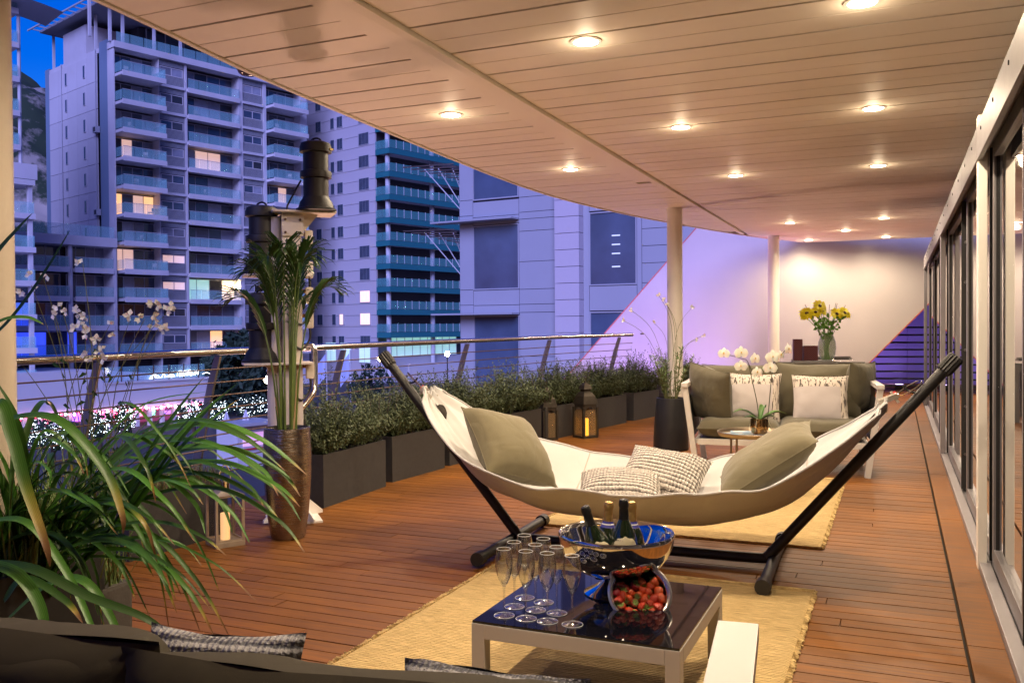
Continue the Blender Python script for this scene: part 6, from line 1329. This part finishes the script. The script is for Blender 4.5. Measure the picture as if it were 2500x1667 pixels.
OR = thing('orchid', 'white moth orchid with two flower stems in the gold pot', 'orchid', ob + Vector((0, 0, .097))); M_OPET = mat('orchid_petal', (.82, .80, .74), .5, **{'Subsurface Weight': .3}); M_OLEAF = mat('orchid_leaf', (.07, .17, .03), .3, var=.3, vscale=9); M_LIP = mat('orchid_lip', (.55, .38, .08), .5); M_ROOT = mat('aerial_root', (.45, .42, .30), .7); M_SPIKE = mat('orchid_stem', (.05, .055, .02), .5)
def tl(px, py, Y=None): return AT(px, py, ob.y if Y is None else Y) - OR.location
def Z5(x, y): return (1550 + x / 3.92, 850 + y / 3.92)
stems_ = [[(1190,690),(1165,500),(1120,300),(1080,130),(1020,100),(940,75),(870,62)], [(1270,680),(1290,480),(1310,260),(1335,130),(1390,70),(1440,20)], [(1080,130),(1130,230),(1165,260)]]
for s_ in stems_: MB().tube(smooth([tuple(tl(*Z5(x, y))) for x, y in s_], 5), .0032, 6).build('flower_stem', M_SPIKE, OR, True)
def oflower(c, s, az):
    f = Vector((math.sin(az), -math.cos(az), .05)).normalized(); rt_ = f.cross(Vector((0, 0, 1))).normalized() * -1; up = rt_.cross(f) * -1
    m = MB()
    def petal(ang, ln, wd, cup):
        d = rt_ * math.sin(ang) + up * math.cos(ang); q_ = d.cross(f)
        def fn(a, b): t = a; wv = math.sin(math.pi * min(1, t * .85 + .12)) ** .7 * (1 if t < .98 else .5); return c + d * ln * t + q_ * (b - .5) * wd * wv + f * (cup * math.sin(t * 2.6) - .004 * t - abs(b - .5) * .006)
        m.grid(fn, 6, 4)
    for a in (90, -90): petal(R(a), s, s * 1.25, .010)
    for a in (0, 128, -128): petal(R(a), s * .95, s * .68, .003)
    o = m.build('flower', M_OPET, OR, True, sharp=180); MB().lathe([(0, -.004), (.006, 0), (.004, .008), (0, .01)], 8, Matrix.Translation(c + f * .006)).build('lip', M_LIP, o, True)
for x, y, s, az in [(852,50,.046,-.5),(1017,45,.054,.1),(1150,100,.048,.5),(1015,172,.048,-.3),(1170,230,.045,.3),(1320,85,.056,0),(1295,190,.052,-.2),(1395,65,.036,.6),(1468,8,.046,.7)]: oflower(tl(*Z5(x, y)), s, az)
for az, ln, h in ((180, .19, .07), (5, .20, .055), (60, .13, .10), (-30, .12, .03), (150, .12, .02)):
    az = R(az); d = Vector((math.cos(az), math.sin(az) * .6, 0)); q_ = Vector((-d.y, d.x, 0))
    MB().grid(lambda a, b: d * ln * a + Vector((0, 0, h * math.sin(a * 2.2) + .008 * abs(b - .5) * 4 * math.sin(a * 3))) + q_ * (b - .5) * .062 * math.sin(math.pi * min(1, .15 + a * .85)) ** .6, 10, 4).build('leaf', M_OLEAF, OR, True, sharp=180)
for k in range(7): a = R(r_.uniform(0, 360)); MB().tube(smooth([(0, 0, .0), (math.cos(a) * .05, math.sin(a) * .05, .015), (math.cos(a) * .075, math.sin(a) * .075, -.03), (math.cos(a) * r_.uniform(.07, .11), math.sin(a) * .08, -.075)], 4), .0022, 5).build('aerial_root', M_ROOT, OR, True)
# ================================================================ DINING SET AT THE FAR END
M_GMET = mat('grey_powder_coat', (.20, .195, .19), .4, .3); M_TGL = mat('table_glass', (.16, .17, .16), .06, 0, **{'Coat Weight': .5}); M_SLING = mat('grey_sling', (.055, .052, .05), .8, bump=.3, bscale=300); M_TEAK = mat('teak', (.42, .22, .09), .5, var=.2, vscale=14)
dt = AT(1993, 800, 12.15); DT = thing('dining_table', 'grey metal dining table with glass top at the far end', 'table', (dt.x, dt.y, 0), R(-14))
for sx in (-1, 1):
    for sy in (-1, 1): MB().box(sx*.5 - .05, sx*.5 + .05, sy*.42 - .04, sy*.42 + .04, 0, .71).build('leg', M_GMET, DT, bevel=.004)
for sy in (-1, 1): MB().box(-.45, .45, sy*.42 - .03, sy*.42 + .03, .62, .71).build('apron', M_GMET, DT)
for sx in (-1, 1): MB().box(sx*.5 - .04, sx*.5 + .04, -.38, .38, .62, .71).build('apron', M_GMET, DT)
MB().box(-.56, .56, -.47, .47, .711, .725).build('glass_top', M_TGL, DT, bevel=.002)
def chair(x, y, rz_c, lab):
    t = thing('dining_chair', lab, 'chair', (x, y, 0), rz_c, 'grey sling dining chairs')
    for sx in (-1, 1):
        MB().bar((sx*.26, -.24, 0), (sx*.26, -.30, .73), .035, .03, up=(0,1,0)).build('back_leg', M_GMET, t, bevel=.003); MB().bar((sx*.26, .24, 0), (sx*.26, .24, .64), .035, .03, up=(0,1,0)).build('front_leg', M_GMET, t, bevel=.003)
        MB().box(sx*.26 - .025, sx*.26 + .025, -.26, .28, .641, .66).build('arm_rest', M_TEAK, t, bevel=.004)
    MB().bar((-.26, -.305, .735), (.26, -.305, .735), .03, .03).build('back_rail', M_GMET, t, bevel=.003); MB().bar((-.245, -.285, .52), (.245, -.285, .52), .02, .02).build('back_rail', M_GMET, t)
    MB().grid(lambda a, b: Vector((-.24 + .48 * a, -.268 - .036 * b - .012 * math.sin(math.pi * a), .52 + .20 * b)), 8, 4).build('back_sling', M_SLING, t, True); MB().box(-.24, .24, -.25, .24, .42, .435).build('seat_sling', M_SLING, t)
    for y_ in (-.25, .24): MB().bar((-.26, y_, .42), (.26, y_, .42), .03, .025).build('seat_rail', M_GMET, t)
dx, dy = Vector((math.cos(R(-14)), math.sin(R(-14)), 0)), Vector((-math.sin(R(-14)), math.cos(R(-14)), 0)); dtc = Vector((dt.x, dt.y, 0))
p = dtc - dy * .62 - dx * .10; chair(p.x, p.y, R(-14), 'grey sling dining chair in front of the table, back to the sofa')
p = dtc + dy * .72 + dx * .30; chair(p.x, p.y, R(166), 'grey sling dining chair on the far side of the table')
vb = AT(2019, 880, 12.1); VS = thing('glass_vase', 'big rounded glass vase of green stems on the dining table', 'vase', (vb.x, vb.y, .7255))
vo = [(.06, 0), (.085, .02), (.112, .09), (.122, .17), (.115, .25), (.092, .32), (.078, .355)]
M_VG = mat('vase_glass', (.35, .45, .28), .03, 0, **{'Alpha': .30, 'Coat Weight': 1.0}); MB().lathe(vo + [(.074, .355)] + [(r2 - .005, z + .004) for r2, z in reversed(vo[:-1])] + [(0, .008)], 40, cap=False).build('body', M_VG, VS, True)
SFW = thing('sunflower_bouquet', 'bouquet of yellow sunflowers and twigs in the glass vase', 'flowers', (vb.x, vb.y, .74)); M_YEL = mat('sunflower_petal', (.95, .84, .012), .6, var=.12, vscale=40); M_CEN = mat('sunflower_centre', (.06, .04, .015), .9, bump=.6, bscale=200); M_FLEAF = mat('bouquet_leaf', (.13, .30, .04), .45, var=.35, vscale=12)
r_ = random.Random(8)
def Z6(x, y): return (1900 + x / 4.48, 700 + y / 4.48)
for x, y, s, az in [(312,290,.115,-.3),(455,210,.115,.2),(408,278,.10,-.2),(490,265,.08,.8),(642,297,.115,.1),(728,285,.11,.5),(290,320,.08,-.9)]:
    c = AT(*Z6(x, y), vb.y - .05) - SFW.location; b0 = Vector((r_.uniform(-.03, .03), r_.uniform(-.03, .03), 0)); mid = Vector((b0.x * .4 + c.x * .25, 0, .34)); st = MB().tube(smooth([tuple(b0), tuple(mid), tuple(c)], 6), .005, 6).build('stem', M_FLEAF, SFW, True)
    f = Vector((math.sin(az), -1, .65)).normalized(); X1 = f.cross(Vector((0, 0, 1))).normalized(); Y1 = X1.cross(f); m = MB()
    for ring, (n, l1) in enumerate(((16, 1.0), (14, .82))):
        for k in range(n): a = 2 * math.pi * (k + .5 * ring) / n + r_.uniform(-.1, .1); d = X1 * math.cos(a) + Y1 * math.sin(a); q_ = d.cross(f); ln = s * l1 * r_.uniform(.85, 1.05); cc = c + f * .004 * ring; m.add([cc + d * s * .15, cc + d * ln * .65 + q_ * s * .15 + f * .008, cc + d * ln + f * r_.uniform(-.015, .01), cc + d * ln * .65 - q_ * s * .15 + f * .008], [(0,1,2,3)])
    fo = m.build('petals', M_YEL, st); MB().lathe([(0, .010), (s * .14, .009), (s * .22, .003), (s * .23, -.006), (s * .1, -.02)], 14, Matrix((X1, Y1, f)).transposed().to_4x4().copy() if False else Matrix.Translation(c) @ Matrix((X1, Y1, f)).transposed().to_4x4()).build('centre', M_CEN, st, True)
lf = MB()
for k in range(170):
    x, y = r_.uniform(350, 700), r_.uniform(330, 560); 
    if abs(x - 530) > 190 - (y - 330) * .62: continue
    c = AT(*Z6(x, y), vb.y + r_.uniform(-.1, .1)) - SFW.location; d = Vector((r_.gauss(0, 1), r_.gauss(0, .7), r_.gauss(.2, .7))).normalized() * r_.uniform(.04, .075); q_ = d.cross(Vector((r_.gauss(0,.4), -1, r_.gauss(0,.4)))).normalized() * .022
    o = MB().add([c, c + d * .45 + q_, c + d, c + d * .45 - q_], [(0,1,2,3)]).build('leaf', M_FLEAF, SFW)
for k in range(34): a = r_.uniform(0, 6.28); rr = r_.uniform(0, .075); MB().tube([(math.cos(a) * rr * .6, math.sin(a) * rr * .6, .005), (-math.cos(a) * rr * .5 + r_.uniform(-.03, .03), -math.sin(a) * rr, .36)], .0045, 5).build('stem', M_FLEAF, SFW, True)
for x0, y0 in ((292,192),(560,195),(630,178),(645,182),(735,200)): tip = AT(*Z6(x0, y0), vb.y) - SFW.location; MB().tube([(tip.x * .1, 0, .2), tuple(tip)], .004, 5).build('twig', M_SPIKE, SFW)
M_WINE = mat('wine_red_wicker', (.13, .022, .03), .5); N, L, b = nodes_of(M_WINE); tc = N.new('ShaderNodeTexCoord'); ch = N.new('ShaderNodeTexChecker'); ch.inputs['Scale'].default_value = 70; ch.inputs[1].default_value = (.17, .03, .035, 1); ch.inputs[2].default_value = (.05, .008, .012, 1); L.new(tc.outputs['Object'], ch.inputs['Vector']); L.new(ch.outputs['Color'], b.inputs['Base Color'])
for px, w2, h2, lab in ((1947, .105, .295, 'taller wine red woven candle holder on the dining table'), (1977, .17, .205, 'shorter wine red woven candle holder beside the vase')):
    q_ = AT(px, 800, 12.0); t = thing('candle_holder', lab, 'candle holder', (q_.x, q_.y, .7255), R(-10), 'wine red candle holders'); m = MB(); a = w2 / 2
    for s_ in (-1, 1): m.box(-a, a, s_*a - .006, s_*a + .006, 0, h2); m.box(s_*a - .006, s_*a + .006, -a + .006, a - .006, 0, h2)
    m.build('woven_sides', M_WINE, t); MB().box(-a + .007, a - .007, -a + .007, a - .007, .0, .012).build('base', M_BLACK, t)
tr = thing('serving_tray', 'flat black serving tray at the front edge of the dining table', 'tray', (dtc - dy * .30 - dx * .08 + Vector((0, 0, .7255))), R(-14)); MB().box(-.26, .26, -.13, .13, 0, .012).build('plate', M_BLACK, tr, bevel=.004)
for s_ in (-1, 1): MB().tube([(s_*.25, -.06, .012), (s_*.262, -.06, .03), (s_*.262, .06, .03), (s_*.25, .06, .012)], .006, 6).build('handle', M_CHROME, tr)
# ================================================================ FOREGROUND SOFA
fsr = Vector((.955, -.296, 0)).normalized(); fsv = Vector((.296, .955, 0)); fo0 = Vector((.35, 1.46, 0)); frz = math.atan2(fsr.y, fsr.x)
FS = thing('garden_sofa', 'dark olive sofa seen from behind across the bottom edge of the photo', 'sofa', fo0, frz)
def fb(nm, x0, x1, y0, y1, z0, z1, mt=M_WMET, bev=.004): return MB().box(x0, x1, y0, y1, z0, z1).build(nm, mt, FS, bevel=bev)
MB().bar((0.0, -.52, .59), (0.0, .34, .59), .08, .035).build('arm_rest', M_WMET, FS, bevel=.004)
MB().bar((-.03, .315, 0), (0.0, .315, .57), .045, .05, up=(0, 1, 0)).build('leg', M_WMET, FS, bevel=.003); MB().bar((-.03, -.48, 0), (0.0, -.48, .57), .045, .05, up=(0, 1, 0)).build('leg', M_WMET, FS, bevel=.003)
MB().bar((-.012, -.40, .42), (-.012, .28, .42), .004, .28).build('arm_webbing', M_ALUD, FS)
fb('front_rail', -2.2, -.06, .28, .32, .225, .275); fb('back_rail', -2.2, -.06, -.50, -.46, .225, .275); fb('back_frame', -2.2, -.06, -.50, -.47, .40, .58)
fb('seat_deck', -2.2, -.06, -.46, .28, .26, .272, M_BLACK, 0)
for k in range(3):
    mb = pillow_mb(.70, .70, .17, 80 + k, pinch=.0, pw=7, wr=.006); mb.xf(Matrix.Translation((-.42 - .71 * k, -.1, .36)) @ Matrix.Rotation(R(-90), 4, 'X')); mb.build('seat_cushion', M_DOLIVE, FS, True, sharp=80)
def f3(x, y, z): return fo0 + fsr * x + fsv * y + Vector((0, 0, z))
GF = 'back cushions of the foreground sofa'
cushion('cushion', 'dark olive back cushion of the foreground sofa, with a seam, bottom centre', M_DOLIVE, f3(-.52, -.26, .465), fsr, -fsv * .22 + Vector((0, 0, 1)), .84, .46, .22, 101, GF, wr=.012, pw=5, pinch=.03, piping=False)
cushion('cushion', 'dark olive back cushion of the foreground sofa under the arching leaves', M_DOLIVE, f3(-1.28, -.24, .462), fsr, -fsv * .22 + Vector((0, 0, 1)), .80, .47, .24, 104, GF, wr=.012, pw=5, pinch=.03, piping=False)
cushion('knit_cushion', 'chunky grey knit cushion showing behind the olive sofa back at the left', M_GKNIT, f3(-1.04, .08, .40), fsr * .95 + fsv * .1, fsv * .3 + Vector((0, 0, 1)), .36, .34, .14, 110, 'grey knit cushions', piping=False)
cushion('knit_cushion', 'chunky grey knit cushion peeking up at the bottom edge of the photo', M_GKNIT, f3(-.42, .0, .405), fsr * .98, fsv * .3 + Vector((0, 0, 1)), .36, .36, .14, 114, 'grey knit cushions', piping=False)
